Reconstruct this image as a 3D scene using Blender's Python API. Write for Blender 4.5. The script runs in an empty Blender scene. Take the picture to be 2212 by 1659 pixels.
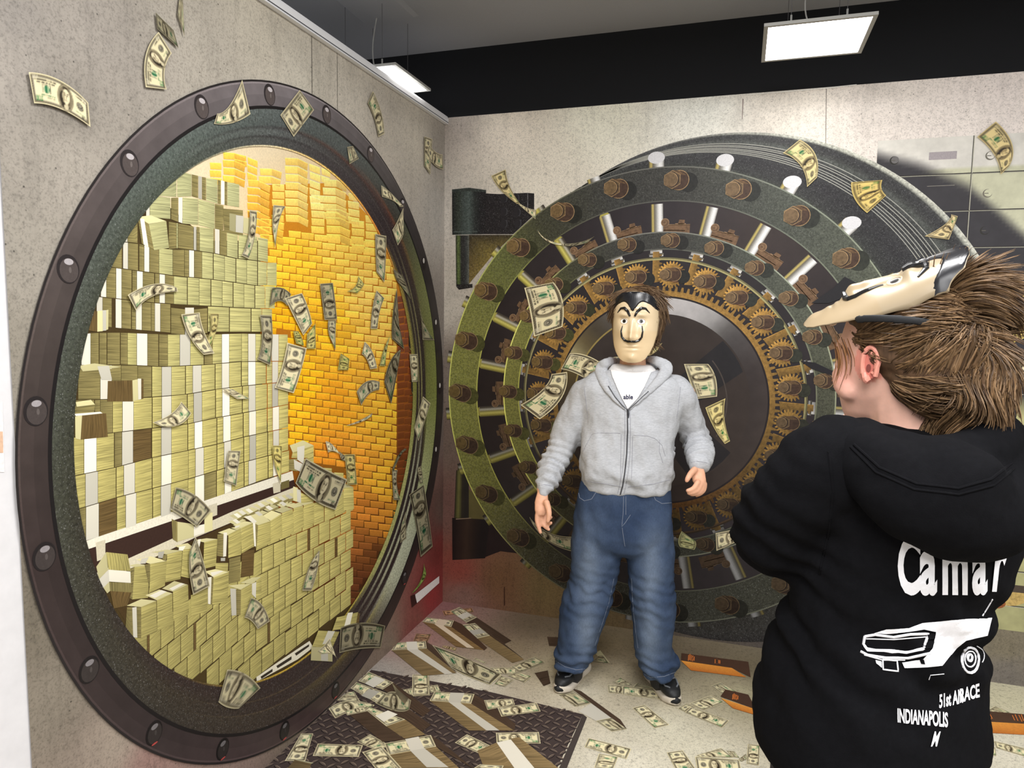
import bpy, bmesh, math, random
import numpy as np
from mathutils import Vector, Matrix
random.seed(7); RNG = np.random.default_rng(7)
S = bpy.context.scene
COL = S.collection
PI = math.pi

# ------------------------------------------------------------------ camera, world, lights, exposure
CX, CY, FPX = 1106.0, 829.5, 1524.47
CAM = np.array([1.6021, -3.6961, 1.66])
YAW, PITCH, ROLL = -0.3115, -0.0920, 0.0134
_f = np.array([math.sin(YAW)*math.cos(PITCH), math.cos(YAW)*math.cos(PITCH), math.sin(PITCH)])
_r0 = np.array([math.cos(YAW), -math.sin(YAW), 0.0]); _u0 = np.cross(_r0, _f)
_r = _r0*math.cos(ROLL)+_u0*math.sin(ROLL); _u = -_r0*math.sin(ROLL)+_u0*math.cos(ROLL)
cd = bpy.data.cameras.new('camera'); cam = bpy.data.objects.new('camera', cd); COL.objects.link(cam)
cd.sensor_fit = 'HORIZONTAL'; cd.sensor_width = 36.0; cd.lens = 36.0*FPX/2212.0; cd.clip_start = 0.05
M = Matrix.Identity(4)
for i in range(3):
    M[i][0] = _r[i]; M[i][1] = _u[i]; M[i][2] = -_f[i]; M[i][3] = CAM[i]
cam.matrix_world = M
S.camera = cam
w = bpy.data.worlds.new('world'); S.world = w; w.use_nodes = True
w.node_tree.nodes['Background'].inputs[0].default_value = (1.0, 0.99, 0.985, 1)
w.node_tree.nodes['Background'].inputs[1].default_value = 0.42
S.view_settings.view_transform = 'Standard'; S.view_settings.look = 'None'
S.view_settings.exposure = 0.08; S.view_settings.gamma = 1.0; S.view_settings.use_curve_mapping = False
PANEL_STRENGTH = 10.0
def area(name, loc, size, power, rot=(0, 0, 0), col=(1, 0.99, 0.985)):
    ld = bpy.data.lights.new(name, 'AREA'); ld.shape = 'RECTANGLE'; ld.size, ld.size_y = size
    ld.energy = power; ld.color = col
    o = bpy.data.objects.new(name, ld); COL.objects.link(o); o.location = loc; o.rotation_euler = rot
    return o
# added unseen area lamps overhead, placed and tuned to brighten walls and floor
area('fill_lamp', (1.85, -4.1, 3.06), (1.2, 1.2), 80)
area('fill_lamp.001', (1.45, -2.2, 3.06), (0.6, 0.6), 40)
area('fill_lamp.002', (3.6, -2.9, 3.06), (1.0, 1.0), 90)
area('fill_lamp.003', (1.85, -5.6, 3.06), (1.6, 1.0), 110)

# ------------------------------------------------------------------ colour and geometry helpers
def lin(c):
    o = []
    for v in c:
        v = max(0.0, min(255.0, v))/255.0
        o.append(v/12.92 if v <= 0.04045 else ((v+0.055)/1.055)**2.4)
    return tuple(o)
def ray(x, y): return _f + (x-CX)/FPX*_r - (y-CY)/FPX*_u
PLY = [0]         # every printed piece gets a hair of its own thickness
class Sheet:
    """a flat print: a,b are metres on the sheet, k the ply above it"""
    def __init__(s, kind): s.k = kind; s.base = 0.004; s.eps = 0.0005
    def m(s, x, y):                       # where a photograph's pixel lies on this sheet, in metres
        d = ray(x, y)
        if s.k == 'L': t = -CAM[0]/d[0]; q = CAM+t*d; return (q[1], q[2])
        if s.k == 'B': t = -CAM[1]/d[1]; q = CAM+t*d; return (q[0], q[2])
        t = -CAM[2]/d[2]; q = CAM+t*d; return (q[0], q[1])
    def P(s, ab, k=0.0):
        h = s.base + s.eps*(k+(PLY[0] % 37)*0.0095); a, b = ab
        return (h, a, b) if s.k == 'L' else ((a, -h, b) if s.k == 'B' else (a, b, h))
SL, SB, SF = Sheet('L'), Sheet('B'), Sheet('F')

class MB:
    def __init__(s): PLY[0] += 1; s.v = []; s.f = []; s.c = []; s.uv = []; s.n = {}
    def add(s, pts, col, uv=None):
        """a polygon; col one sRGB colour or one per corner"""
        i = len(s.v); n = len(pts); s.v += [tuple(p) for p in pts]; s.f.append(tuple(range(i, i+n)))
        cs = [lin(col)]*n if not hasattr(col[0], '__len__') else [lin(c) for c in col]
        s.c += cs; s.uv += (uv if uv else [(0, 0)]*n)
    def grid(s, V, C, nu, nv):
        """V (nu*nv,3) C linear (nu*nv,3)"""
        i = len(s.v); s.v += [tuple(p) for p in V]
        for b in range(nv-1):
            for a in range(nu-1):
                q = (b*nu+a, b*nu+a+1, (b+1)*nu+a+1, (b+1)*nu+a)
                s.f.append(tuple(i+t for t in q)); s.c += [tuple(C[t]) for t in q]; s.uv += [(0, 0)]*4
    def build(s, name, mat, parent=None, smooth=False):
        me = bpy.data.meshes.new(name); me.from_pydata(s.v, [], s.f); me.update()
        at = me.color_attributes.new('Col', 'FLOAT_COLOR', 'CORNER')
        a = np.ones((len(s.c), 4), np.float32); a[:, :3] = np.array(s.c, np.float32).reshape(-1, 3)
        at.data.foreach_set('color', a.ravel())
        uvl = me.uv_layers.new(name='UVMap'); uvl.data.foreach_set('uv', np.array(s.uv, np.float32).ravel())
        if smooth: me.polygons.foreach_set('use_smooth', [True]*len(me.polygons))
        me.materials.append(mat)
        o = bpy.data.objects.new(name, me); COL.objects.link(o)
        if parent: o.parent = parent
        return o
def tag(o, label=None, cat=None, group=None, kind=None):
    if label: o['label'] = label
    if cat: o['category'] = cat
    if group: o['group'] = group
    if kind: o['kind'] = kind
    return o
def empty(name, loc=(0, 0, 0)):
    o = bpy.data.objects.new(name, None); COL.objects.link(o); o.location = loc; o.empty_display_size = 0.05
    return o
def cuboid(m, x0, x1, y0, y1, z0, z1, col):
    p = [(x, y, z) for z in (z0, z1) for y in (y0, y1) for x in (x0, x1)]
    for q in ((0, 2, 3, 1), (4, 5, 7, 6), (0, 1, 5, 4), (2, 6, 7, 3), (0, 4, 6, 2), (1, 3, 7, 5)):
        m.add([p[t] for t in q], col)

# ------------------------------------------------------------------ procedural materials
class NT:
    def __init__(s, name):
        s.mat = bpy.data.materials.new(name); s.mat.use_nodes = True; s.t = s.mat.node_tree; s.b = s.t.nodes['Principled BSDF']
    def n(s, typ, **kw):
        x = s.t.nodes.new(typ)
        for k, v in kw.items(): setattr(x, k, v)
        return x
    def l(s, a, b): s.t.links.new(a, b)
    def noise(s, scale, detail=4, vec=None, rough=0.6):
        x = s.n('ShaderNodeTexNoise'); x.inputs['Scale'].default_value = scale; x.inputs['Detail'].default_value = detail
        x.inputs['Roughness'].default_value = rough
        if vec: s.l(vec, x.inputs['Vector'])
        return x.outputs['Fac']
    def ramp(s, fac, stops):
        x = s.n('ShaderNodeValToRGB'); e = x.color_ramp.elements
        while len(e) < len(stops): e.new(0.5)
        for i, (p, c) in enumerate(stops): e[i].position = p; e[i].color = (c, c, c, 1) if not hasattr(c, '__len__') else (*c, 1)
        s.l(fac, x.inputs[0]); return x.outputs[0]
    def mix(s, kind, a, b, fac=1.0):
        x = s.n('ShaderNodeMix', data_type='RGBA', blend_type=kind); x.clamp_result = False
        if hasattr(fac, 'links') or not isinstance(fac, (int, float)): s.l(fac, x.inputs[0])
        else: x.inputs[0].default_value = fac
        for v, i in ((a, 6), (b, 7)):
            if isinstance(v, tuple): x.inputs[i].default_value = (*v, 1)
            else: s.l(v, x.inputs[i])
        return x.outputs[2]
    def vec(s, scale, src='pos'):
        g = s.n('ShaderNodeNewGeometry').outputs['Position'] if src == 'pos' else (s.n('ShaderNodeTexCoord').outputs['Object'] if src == 'obj' else s.n('ShaderNodeUVMap').outputs[0])
        mp = s.n('ShaderNodeMapping'); mp.inputs['Scale'].default_value = scale; s.l(g, mp.inputs[0]); return mp.outputs[0]
    def attr(s):
        a = s.n('ShaderNodeAttribute'); a.attribute_name = 'Col'; return a.outputs['Color']
    def bump(s, h, strength, dist=0.002):
        b = s.n('ShaderNodeBump'); b.inputs['Strength'].default_value = strength; b.inputs['Distance'].default_value = dist
        s.l(h, b.inputs['Height']); s.l(b.outputs[0], s.b.inputs['Normal'])
    def done(s, col, rough=0.5, spec=0.3, metal=0.0):
        if isinstance(col, tuple): s.b.inputs['Base Color'].default_value = (*col, 1)
        else: s.l(col, s.b.inputs['Base Color'])
        s.b.inputs['Roughness'].default_value = rough; s.b.inputs['Specular IOR Level'].default_value = spec
        s.b.inputs['Metallic'].default_value = metal; return s.mat
def plain(name, c, rough=0.5, spec=0.3, metal=0.0, grain=0.06, scale=300):
    t = NT(name); n = t.noise(scale, 3, t.vec((1, 1, 1), 'obj'))
    return t.done(t.mix('MULTIPLY', lin(c), t.ramp(n, [(0.3, 1-grain*2), (0.7, 1.0)])), rough, spec, metal)
def m_print(name, grain, scale, lo=0.35, hi=0.65, rough=0.45, speck=0.0, aniso=(1, 1, 1), src='pos', speckscale=260):
    t = NT(name); v = t.vec(aniso, src); n = t.noise(scale, 5, v)
    c = t.mix('MULTIPLY', t.attr(), t.ramp(n, [(lo, 1-grain), (hi, 1+grain*0.6)]))
    if speck:
        n2 = t.noise(speckscale, 2, v, 0.7)
        c = t.mix('ADD', c, t.ramp(n2, [(0.60, 0.0), (0.74, speck)]))
    return t.done(c, rough, 0.22)
def m_concrete(name, flow):
    t = NT(name); v = t.vec((1, 1, 1))
    n1 = t.noise(2.2, 6, v, 0.65); n2 = t.noise(62, 6, v, 0.75); n3 = t.noise(170, 3, v)
    c = t.mix('MULTIPLY', t.attr(), t.ramp(n1, [(0.3, 0.80), (0.5, 1.0), (0.72, 1.06)]))
    c = t.mix('MULTIPLY', c, t.ramp(n2, [(0.34, 0.76), (0.47, 1.0), (0.7, 1.07)]))
    c = t.mix('MULTIPLY', c, t.ramp(n3, [(0.34, 0.74), (0.5, 1.02)]))
    vo = t.n('ShaderNodeTexVoronoi'); vo.inputs['Scale'].default_value = 34; vo.inputs['Randomness'].default_value = 1; t.l(v, vo.inputs['Vector'])
    pm = t.noise(9, 2, v)
    pit = t.mix('ADD', t.ramp(vo.outputs['Distance'], [(0.05, 0.0), (0.12, 1.0)]), t.ramp(pm, [(0.42, 1.0), (0.50, 0.0)]))
    c = t.mix('MULTIPLY', c, t.ramp(pit, [(0.0, 0.30), (0.8, 1.0)]))
    st = t.noise(3.0, 5, t.vec(flow), 0.7)
    c = t.mix('MULTIPLY', c, t.ramp(st, [(0.28, 0.82), (0.48, 1.0)]))
    wv = t.noise(7, 2, v); t.bump(wv, 0.25, 0.004)
    return t.done(c, 0.5, 0.25)
def m_floor(name):
    t = NT(name); v = t.vec((1, 1, 1)); n1 = t.noise(2.5, 4, v); n2 = t.noise(70, 5, v, 0.75); n3 = t.noise(190, 2, v)
    c = t.mix('MULTIPLY', t.attr(), t.ramp(n1, [(0.3, 0.9), (0.7, 1.05)]))
    c = t.mix('MULTIPLY', c, t.ramp(n2, [(0.30, 0.52), (0.46, 1.0), (0.75, 1.10)]))
    c = t.mix('MULTIPLY', c, t.ramp(n3, [(0.30, 0.72), (0.5, 1.02)]))
    t.bump(t.noise(4, 2, v), 0.2, 0.004)
    return t.done(c, 0.55, 0.2)
M_CONC_L = m_concrete('printed_concrete', (6, 6, 0.7)); M_CONC_B = M_CONC_L
M_FLOOR = m_floor('printed_floor')
M_PRINT = m_print('flat_print', 0.10, 160)
M_NOTE = m_print('banknote_print', 0.05, 300)
M_RING = m_print('painted_steel_print', 0.16, 14, 0.3, 0.7)
M_ROUGH = m_print('rough_steel_print', 0.42, 110, 0.34, 0.62, speck=0.17)
M_RUST = m_print('rusty_brass_print', 0.30, 75, 0.34, 0.6)
M_GOLD = m_print('gold_print', 0.12, 120, 0.3, 0.62)
M_CASH = m_print('paper_edge_print', 0.42, 1.0, 0.36, 0.62, aniso=(1.3, 52, 1), src='uv')
M_WHITE = plain('white_paint', (216, 215, 217), 0.6, 0.2, grain=0.04, scale=20)
M_RAIL = plain('white_aluminium', (246, 247, 250), 0.35, 0.4, grain=0.02)
M_BLACK = plain('black_paint', (34, 35, 38), 0.8, 0.15)
M_CEIL = plain('grey_ceiling_paint', (168, 170, 176), 0.9, 0.1, grain=0.03, scale=200)
# ------------------------------------------------------------------ the room
ZTOP, ZCEIL = 2.757, 3.114
def struct(name, mb, mat, parent=None): return tag(mb.build(name, mat, parent), kind=None if parent else 'structure')
W = (255, 255, 255)
m = MB(); cuboid(m, -2.5, 5.2, -7.0, 0.12, -0.1, 0.0, (150, 146, 138)); struct('floor', m, plain('floor_underlay', (150, 146, 138), 0.7))
m = MB(); cuboid(m, -2.5, 5.2, 0.0, 0.12, 0.0, ZCEIL, W); WB = struct('wall_back', m, M_BLACK)
m = MB(); cuboid(m, -0.10, 0.0, -4.6, 0.0, 0.0, ZTOP-0.003, W); WL = struct('wall_left', m, M_WHITE)
m = MB(); cuboid(m, -2.5, 5.2, -7.0, 0.12, ZCEIL, ZCEIL+0.1, W); CE = struct('ceiling', m, M_CEIL)
# faint square cover plates on the ceiling
def plate(x0, x1, y0, y1):
    m = MB(); z = ZCEIL; a = [(x0, y0), (x1, y0), (x1, y1), (x0, y1)]; d = 0.02
    b = [(x0+d, y0+d), (x1-d, y0+d), (x1-d, y1-d), (x0+d, y1-d)]
    m.add([(*p, z-0.012) for p in b], W)
    for i in range(4):
        j = (i+1) % 4; m.add([(*a[i], z), (*a[j], z), (*b[j], z-0.012), (*b[i], z-0.012)], W)
    m.build('ceiling_plate', M_CEIL, CE)
plate(-0.24, 0.06, -0.75, -0.45); plate(0.42, 0.72, -0.98, -0.68)
# white rail along the top of the left wall: body, groove lip and a bright lower lip
m = MB(); cuboid(m, 0.0, 0.022, -4.6, -0.004, ZTOP-0.036, ZTOP+0.004, W); cuboid(m, 0.022, 0.026, -4.6, -0.004, ZTOP-0.036, ZTOP-0.006, W)
m.build('rail_body', M_RAIL, None)
rail = bpy.data.objects['rail_body']; rail.name = 'trim_1'; rail['kind'] = 'structure'
m = MB(); cuboid(m, 0.026, 0.0275, -4.6, -0.006, ZTOP-0.030, ZTOP-0.027, W); m.build('groove', plain('rail_groove', (70, 72, 78), 0.6), rail)
# sheet of paper taped to the white wall at the photograph's left edge
a = [SL.m(-22, 868), SL.m(5, 868), SL.m(9, 1020), SL.m(-22, 1020)]
m = MB(); m.add([SL.P(p, -6) for p in a], (226, 222, 222))
pp = m.build('paper_notice', M_PRINT); tag(pp, 'white paper notice taped to the bare white wall at far left', 'notice')
m = MB(); m.add([SL.P(SL.m(*p), -5) for p in ((-22, 932), (5, 932), (6, 978), (-22, 978))], (214, 178, 150)); m.build('beige_block', M_PRINT, pp)

# ------------------------------------------------------------------ hanging LED panels
M_DIFF = bpy.data.materials.new('led_diffuser'); M_DIFF.use_nodes = True
_b = M_DIFF.node_tree.nodes['Principled BSDF']; _b.inputs['Base Color'].default_value = (0.9, 0.9, 0.9, 1)
_b.inputs['Emission Color'].default_value = (1.0, 0.975, 0.94, 1); _b.inputs['Emission Strength'].default_value = PANEL_STRENGTH
M_FRAME = plain('panel_frame', (176, 176, 172), 0.5, 0.3); M_WIRE = plain('steel_wire', (96, 96, 98), 0.4, 0.4); M_CABLE = plain('white_cable', (200, 200, 196), 0.5)
def tube(m, pts, r, col, n=6, cap=True):
    P = [Vector(p) for p in pts]; rings = []
    for i, p in enumerate(P):
        t = (P[min(i+1, len(P)-1)]-P[max(i-1, 0)]).normalized()
        up = Vector((0, 0, 1)) if abs(t.z) < 0.9 else Vector((1, 0, 0))
        a = t.cross(up).normalized(); b = t.cross(a); rr = r[i] if hasattr(r, '__len__') else r
        rings.append([p+rr*(math.cos(q)*a+math.sin(q)*b) for q in [2*PI*k/n for k in range(n)]])
    for i in range(len(rings)-1):
        for k in range(n): m.add([rings[i][k], rings[i][(k+1) % n], rings[i+1][(k+1) % n], rings[i+1][k]], col)
    if cap: m.add(rings[0][::-1], col); m.add(rings[-1], col)
def led_panel(x0, x1, y0, y1, z, label):
    t = empty('led_panel', ((x0+x1)/2, (y0+y1)/2, z)); tag(t, label, 'lamp', 'square LED panels hung on wires')
    o = Vector(t.location); L = lambda p: tuple(Vector(p)-o)
    fr = 0.016; m = MB()
    def box(a0, a1, b0, b1, c0, c1): 
        n0 = len(m.v); cuboid(m, a0, a1, b0, b1, c0, c1, W); m.v[n0:] = [L(p) for p in m.v[n0:]]
    box(x0, x1, y0, y0+fr, z, z+0.012); box(x0, x1, y1-fr, y1, z, z+0.012)
    box(x0, x0+fr, y0+fr, y1-fr, z, z+0.012); box(x1-fr, x1, y0+fr, y1-fr, z, z+0.012); box(x0+fr, x1-fr, y0+fr, y1-fr, z+0.008, z+0.012)
    m.build('frame', M_FRAME, t)
    m = MB(); m.add([L(p) for p in ((x0+fr, y0+fr, z+0.003), (x0+fr, y1-fr, z+0.003), (x1-fr, y1-fr, z+0.003), (x1-fr, y0+fr, z+0.003))], W); m.build('diffuser', M_DIFF, t)
    for (px, py) in ((x0+0.10, y0+0.06), (x1-0.10, y0+0.06), (x0+0.10, y1-0.06), (x1-0.10, y1-0.06)):
        m = MB(); tube(m, [L((px, py, z+0.045)), L((px, py, ZCEIL))], 0.0012, W, 5); wo = m.build('suspension_wire', M_WIRE, t)
        m = MB(); tube(m, [L((px, py, z+0.03)), L((px, py, z+0.055))], 0.004, W, 6); tube(m, [L((px, py, z+0.032)), L((px+0.015, py, z+0.012))], 0.001, W, 4); tube(m, [L((px, py, z+0.032)), L((px-0.015, py, z+0.012))], 0.001, W, 4)
        m.build('gripper', M_FRAME, wo)
    cx, cy = (x0+x1)/2, (y0+y1)/2
    m = MB(); pts = []
    for i in range(13):
        u = i/12; pts.append(L((cx-0.06*math.sin(PI*u)*0.7, cy+0.03*math.sin(PI*u), z+0.012+u*(ZCEIL-z-0.012))))
    tube(m, pts, 0.003, W, 6); m.build('power_cable', M_CABLE, t)
led_panel(1.64, 2.04, -0.69, -0.29, 2.80, 'glowing square LED panel hanging in front of the black upper wall, right of centre')
led_panel(-0.33, 0.064, -0.705, -0.32, 2.80, 'glowing square LED panel half hidden behind the white rail of the left wall')

# ------------------------------------------------------------------ a printed hundred note, rastered once
def note_raster(Wd=320, Hd=136):
    u, v = np.meshgrid((np.arange(Wd)+.5)/Wd, (np.arange(Hd)+.5)/Hd)     # u 0 seal end .. 1 green end, v 0 top
    im = np.zeros((Hd, Wd, 3)); im[:] = (232, 222, 186)
    rg = np.random.default_rng(3)
    def put(mask, c, a=1.0): im[mask] = im[mask]*(1-a)+np.array(c)*a
    x, y = u*2.35, v
    bd = np.minimum(np.minimum(x, 2.35-x), np.minimum(y, 1-y))
    eng = (np.sin(x*60)*np.sin(y*75) > 0.0)
    put((bd > .035) & (bd < .125), (70, 61, 46)); put((bd > .05) & (bd < .11) & eng, (128, 120, 100))
    put((bd > .125) & (bd < .14), (236, 230, 208))
    # text lines
    def bars(u0, u1, v0, v1, c, n):
        k = np.floor((u-u0)/(u1-u0)*n); r = rg.random(n+2)
        put((u > u0) & (u < u1) & (v > v0) & (v < v1) & (r[np.clip(k, 0, n).astype(int)] > .22), c)
    bars(.56, .93, .16, .22, (80, 74, 64), 22); bars(.60, .90, .25, .30, (92, 86, 74), 20); bars(.64, .86, .32, .35, (110, 104, 90), 16)
    bars(.07, .26, .17, .21, (92, 86, 74), 14); bars(.06, .24, .76, .79, (60, 120, 84), 14); bars(.60, .84, .66, .71, (70, 128, 92), 15)
    bars(.60, .74, .76, .79, (90, 86, 76), 7); bars(.06, .25, .24, .26, (120, 112, 96), 12)
    e = lambda cu, cv, ru, rv: ((u-cu)/ru)**2+((v-cv)/rv)**2
    # seal
    put(e(.165, .5, .062, .15) < 1, (66, 62, 54)); put(e(.165, .5, .047, .115) < 1, (190, 184, 164)); put(e(.165, .5, .04, .095) < 1, (84, 80, 70)); put(e(.165, .48, .016, .05) < 1, (170, 164, 146))
    # green seal with numerals
    put(e(.74, .49, .055, .135) < 1, (36, 108, 74)); put((e(.74, .49, .055, .135) < 1) & (np.sin(x*42) > .35), (150, 178, 140))
    put((np.abs(u-.675) < .006) & (np.abs(v-.49) < .13), (86, 92, 80)); put((np.abs(u-.805) < .006) & (np.abs(v-.49) < .13), (86, 92, 80))
    # portrait medallion
    put(e(.42, .53, .142, .465) < 1, (120, 111, 90)); put(e(.42, .53, .132, .435) < 1, (158, 149, 124)); put(e(.42, .53, .120, .40) < 1, (126, 116, 94))
    md = e(.42, .53, .120, .40) < 1
    put(md & (e(.42, 1.0, .125, .26) < 1), (58, 50, 40)); put(md & (e(.408, .82, .038, .12) < 1), (204, 194, 164))
    put(md & (e(.462, .56, .060, .25) < 1), (48, 41, 32)); put(md & (e(.412, .20, .06, .09) < 1), (70, 61, 48)); put(md & (e(.365, .62, .018, .13) < 1), (74, 64, 50)); put(md & (e(.410, .47, .062, .26) < 1), (230, 219, 186))
    put(md & (e(.448, .50, .018, .20) < 1), (176, 164, 134)); put(md & (e(.388, .42, .014, .028) < 1), (66, 58, 46)); put(md & (e(.430, .42, .014, .028) < 1), (66, 58, 46)); put(md & (np.abs(v-.36) < .012) & (np.abs(u-.41) < .045) & (np.abs(u-.41) > .012), (104, 94, 76))
    put(md & (np.abs(u-.404) < .006) & (np.abs(v-.50) < .06), (156, 144, 116)); put(md & (np.abs(v-.61) < .013) & (np.abs(u-.408) < .022), (110, 98, 80))
    glyph = {'1': ('010', '110', '010', '010', '111'), '0': ('111', '101', '101', '101', '111')}
    def num(u0, v0, uw, vh, c):
        for i, ch in enumerate('100'):
            for r_, row in enumerate(glyph[ch]):
                for q, b in enumerate(row):
                    if b == '1':
                        a0 = u0+uw*(i+q/3.6)/3; put((u > a0) & (u < a0+uw/3/3.3) & (v > v0+vh*r_/5) & (v < v0+vh*(r_+1)/5), c)
    num(.82, .72, .13, .16, (52, 132, 78)); num(.05, .80, .10, .12, (40, 36, 32)); num(.87, .07, .09, .10, (206, 200, 178)); num(.04, .07, .09, .10, (206, 200, 178))
    im += rg.normal(0, 4, im.shape)
    return np.clip(im, 0, 255)
_NI = note_raster()
_NL = np.where(_NI/255 <= .04045, _NI/255/12.92, ((_NI/255+.055)/1.055)**2.4)
def note_grid(nu, nv):
    H, Wd = _NL.shape[:2]; xs = np.clip((np.arange(nu)/(nu-1)*Wd), 0, Wd-1); ys = np.clip(np.arange(nv)/(nv-1)*H, 0, H-1)
    k = np.cumsum(np.cumsum(np.pad(_NL, ((1, 0), (1, 0), (0, 0))), 0), 1)
    hx, hy = max(1, Wd/(nu-1)/2), max(1, H/(nv-1)/2)
    x0 = np.clip(xs-hx, 0, Wd-1).astype(int); x1 = np.clip(xs+hx, 1, Wd).astype(int); y0 = np.clip(ys-hy, 0, H-1).astype(int); y1 = np.clip(ys+hy, 1, H).astype(int)
    x1 = np.maximum(x1, x0+1); y1 = np.maximum(y1, y0+1)
    s = k[y1][:, x1]-k[y0][:, x1]-k[y1][:, x0]+k[y0][:, x0]
    return s/((x1-x0)[None, :, None]*(y1-y0)[:, None, None])
_NG = {}
def note(sh, c, parent, k, tint=1.0, name='banknote', part=(0, 1), mbuild=None):
    """c: pixels sealTop,(midTop),greenTop,greenBot,(midBot),sealBot; part: the stretch of the note along its length"""
    c = [sh.m(*p) for p in zip(c[0::2], c[1::2])]
    if len(c) == 4: c = [c[0], ((c[0][0]+c[1][0])/2, (c[0][1]+c[1][1])/2), c[1], c[2], ((c[2][0]+c[3][0])/2, (c[2][1]+c[3][1])/2), c[3]]
    A = np.array(c); ln = np.linalg.norm(A[0]-A[1])+np.linalg.norm(A[1]-A[2])
    nu, nv = (88, 38) if ln > 0.23 else ((60, 26) if ln > 0.13 else (40, 18))
    if (nu, nv) not in _NG: _NG[(nu, nv)] = note_grid(nu, nv)
    img = _NG[(nu, nv)]
    if part != (0, 1):
        i0, i1 = int(part[0]*(nu-1)), int(part[1]*(nu-1))+1; img = img[:, i0:i1]; nu = i1-i0
    t = np.linspace(0, 1, nu)[:, None]
    q = lambda p0, pm, p1: (1-t)*(1-2*t)*p0+4*t*(1-t)*pm+t*(2*t-1)*p1
    T, Bt = q(A[0], A[1], A[2]), q(A[5], A[4], A[3]); V = []
    for j in range(nv):
        for p in T+(Bt-T)*(j/(nv-1)): V.append(sh.P(p, k))
    tn = np.array(tint if hasattr(tint, '__len__') else (tint,)*3)
    C = (img*tn**2.0*np.array((1.0, .985, .92))).reshape(-1, 3)
    mb = mbuild or MB(); mb.grid(V, C, nu, nv)
    return None if mbuild else mb.build(name, M_NOTE, parent)

def idw(pts, q, p=2.5):
    A = np.array([s[:2] for s in pts], float); Cc = np.array([s[2] for s in pts], float); d = np.hypot(*(A-np.array(q)).T)+1e-4
    wt = d**-p; return tuple((wt[:, None]*Cc).sum(0)/wt.sum())
def polyx(pl, x): return float(np.interp(x, [p[0] for p in pl], [p[1] for p in pl]))
def px(sh, pts, k): return [sh.P(sh.m(*p), k) for p in pts]
def disc(sh, m, c, r, col, k, n=24, ry=None, rot=0, a0=0, a1=2*PI):
    ry = ry or r; P = []
    for i in range(n):
        t = a0+(a1-a0)*i/(n if abs(a1-a0-2*PI) < 1e-6 else n-1); x, y = r*math.cos(t), ry*math.sin(t)
        P.append(sh.P((c[0]+x*math.cos(rot)-y*math.sin(rot), c[1]+x*math.sin(rot)+y*math.cos(rot)), k))
    m.add(P, col)
def annulus(sh, m, c0, r0, c1, r1, colf, k, n=120, nt=1, a0=0, a1=2*PI, ts=None):
    """colf(angle in degrees, t) between circle 0 (t=0) and circle 1 (t=1)"""
    ts = ts or [i/nt for i in range(nt+1)]
    def pt(a, t):
        R = r0+(r1-r0)*t; return sh.P((c0[0]+(c1[0]-c0[0])*t+R*math.cos(a), c0[1]+(c1[1]-c0[1])*t+R*math.sin(a)), k)
    for i in range(n):
        p, q = a0+(a1-a0)*i/n, a0+(a1-a0)*(i+1)/n; d, e = math.degrees(p), math.degrees(q)
        for t0, t1 in zip(ts[:-1], ts[1:]):
            m.add([pt(p, t0), pt(p, t1), pt(q, t1), pt(q, t0)], [colf(d, t0+1e-4), colf(d, t1-1e-4), colf(e, t1-1e-4), colf(e, t0+1e-4)])
def angtab(tab):
    """tab: [(deg, colour)]; periodic interpolation"""
    tab = sorted((d % 360, c) for d, c in tab); D = [t[0] for t in tab]
    def f(a):
        a = a % 360; xs = [D[-1]-360]+D+[D[0]+360]; cs = [tab[-1][1]]+[t[1] for t in tab]+[tab[0][1]]
        return tuple(float(np.interp(a, xs, [c[i] for c in cs])) for i in range(3))
    return f
def stops(st, t):
    return tuple(float(np.interp(t, [s[0] for s in st], [s[1][i] for s in st])) for i in range(3))
def base_sheet(name, sh, a0, a1, b0, b1, na, nb, ctrl, mat):
    cm = [(*sh.m(p[0], p[1]), p[2]) for p in ctrl]; V = []; C = []
    for j in range(nb):
        for i in range(na):
            q = (a0+(a1-a0)*i/(na-1), b0+(b1-b0)*j/(nb-1)); V.append(sh.P(q, 0)); C.append(lin(idw(cm, q)))
    m = MB(); m.grid(V, np.array(C), na, nb); return m.build(name, mat)
# ------------------------------------------------------------------ LEFT WALL: printed mural of a vault opening
LC = [(20,150,(180,172,162)),(200,60,(178,170,160)),(420,80,(194,186,172)),(560,60,(198,190,174)),(650,180,(206,199,184)),(750,230,(208,200,186)),(900,300,(208,200,186)),(950,330,(168,161,152)),(940,450,(190,184,176)),(950,700,(128,120,113)),(955,900,(104,94,87)),(955,1100,(98,78,70)),(948,1190,(124,56,52)),(930,1280,(146,56,56)),(900,1350,(126,70,64)),(830,1410,(128,112,98)),(760,1480,(120,108,95)),(650,1590,(126,113,100)),(500,1650,(152,130,120)),(250,1600,(165,152,138)),(100,1500,(143,134,120)),(80,1350,(125,117,103)),(40,780,(152,145,132)),(40,560,(166,159,147)),(150,350,(180,172,160)),(330,1630,(158,128,120)),(120,240,(150,143,132)),(10,20,(165,158,150))]
LC = [(x, y, tuple(v*(.90 if x < 460 and y < 1000 else (.95 if y > 1300 and x < 700 else 1.0)) for v in c)) for x, y, c in LC]  # printed tones plus some real shading; painted dimmer where lamps hit too strongly
ML = base_sheet('wall_mural', SL, -2.505, -0.001, 0.0, ZTOP-0.037, 60, 60, LC, M_CONC_L)
tag(ML, 'printed mural of a round vault opening full of cash and gold, on the left wall', 'mural')
for x0, y0, x1, y1, wd in ((671, 78, 672, 206, 1.6), (726, 112, 727, 250, 1.0)):
    m = MB(); m.add(px(SL, [(x0-wd/2, y0), (x0+wd/2, y0), (x1+wd/2, y1), (x1-wd/2, y1)], 1), (112, 106, 98)); m.build('panel_seam', M_PRINT, ML)
CA, RA, RF = (-1.2661, 1.258), 1.2421, 1.158
CO, RO = (-1.3842, 1.2885), 0.9739
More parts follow.
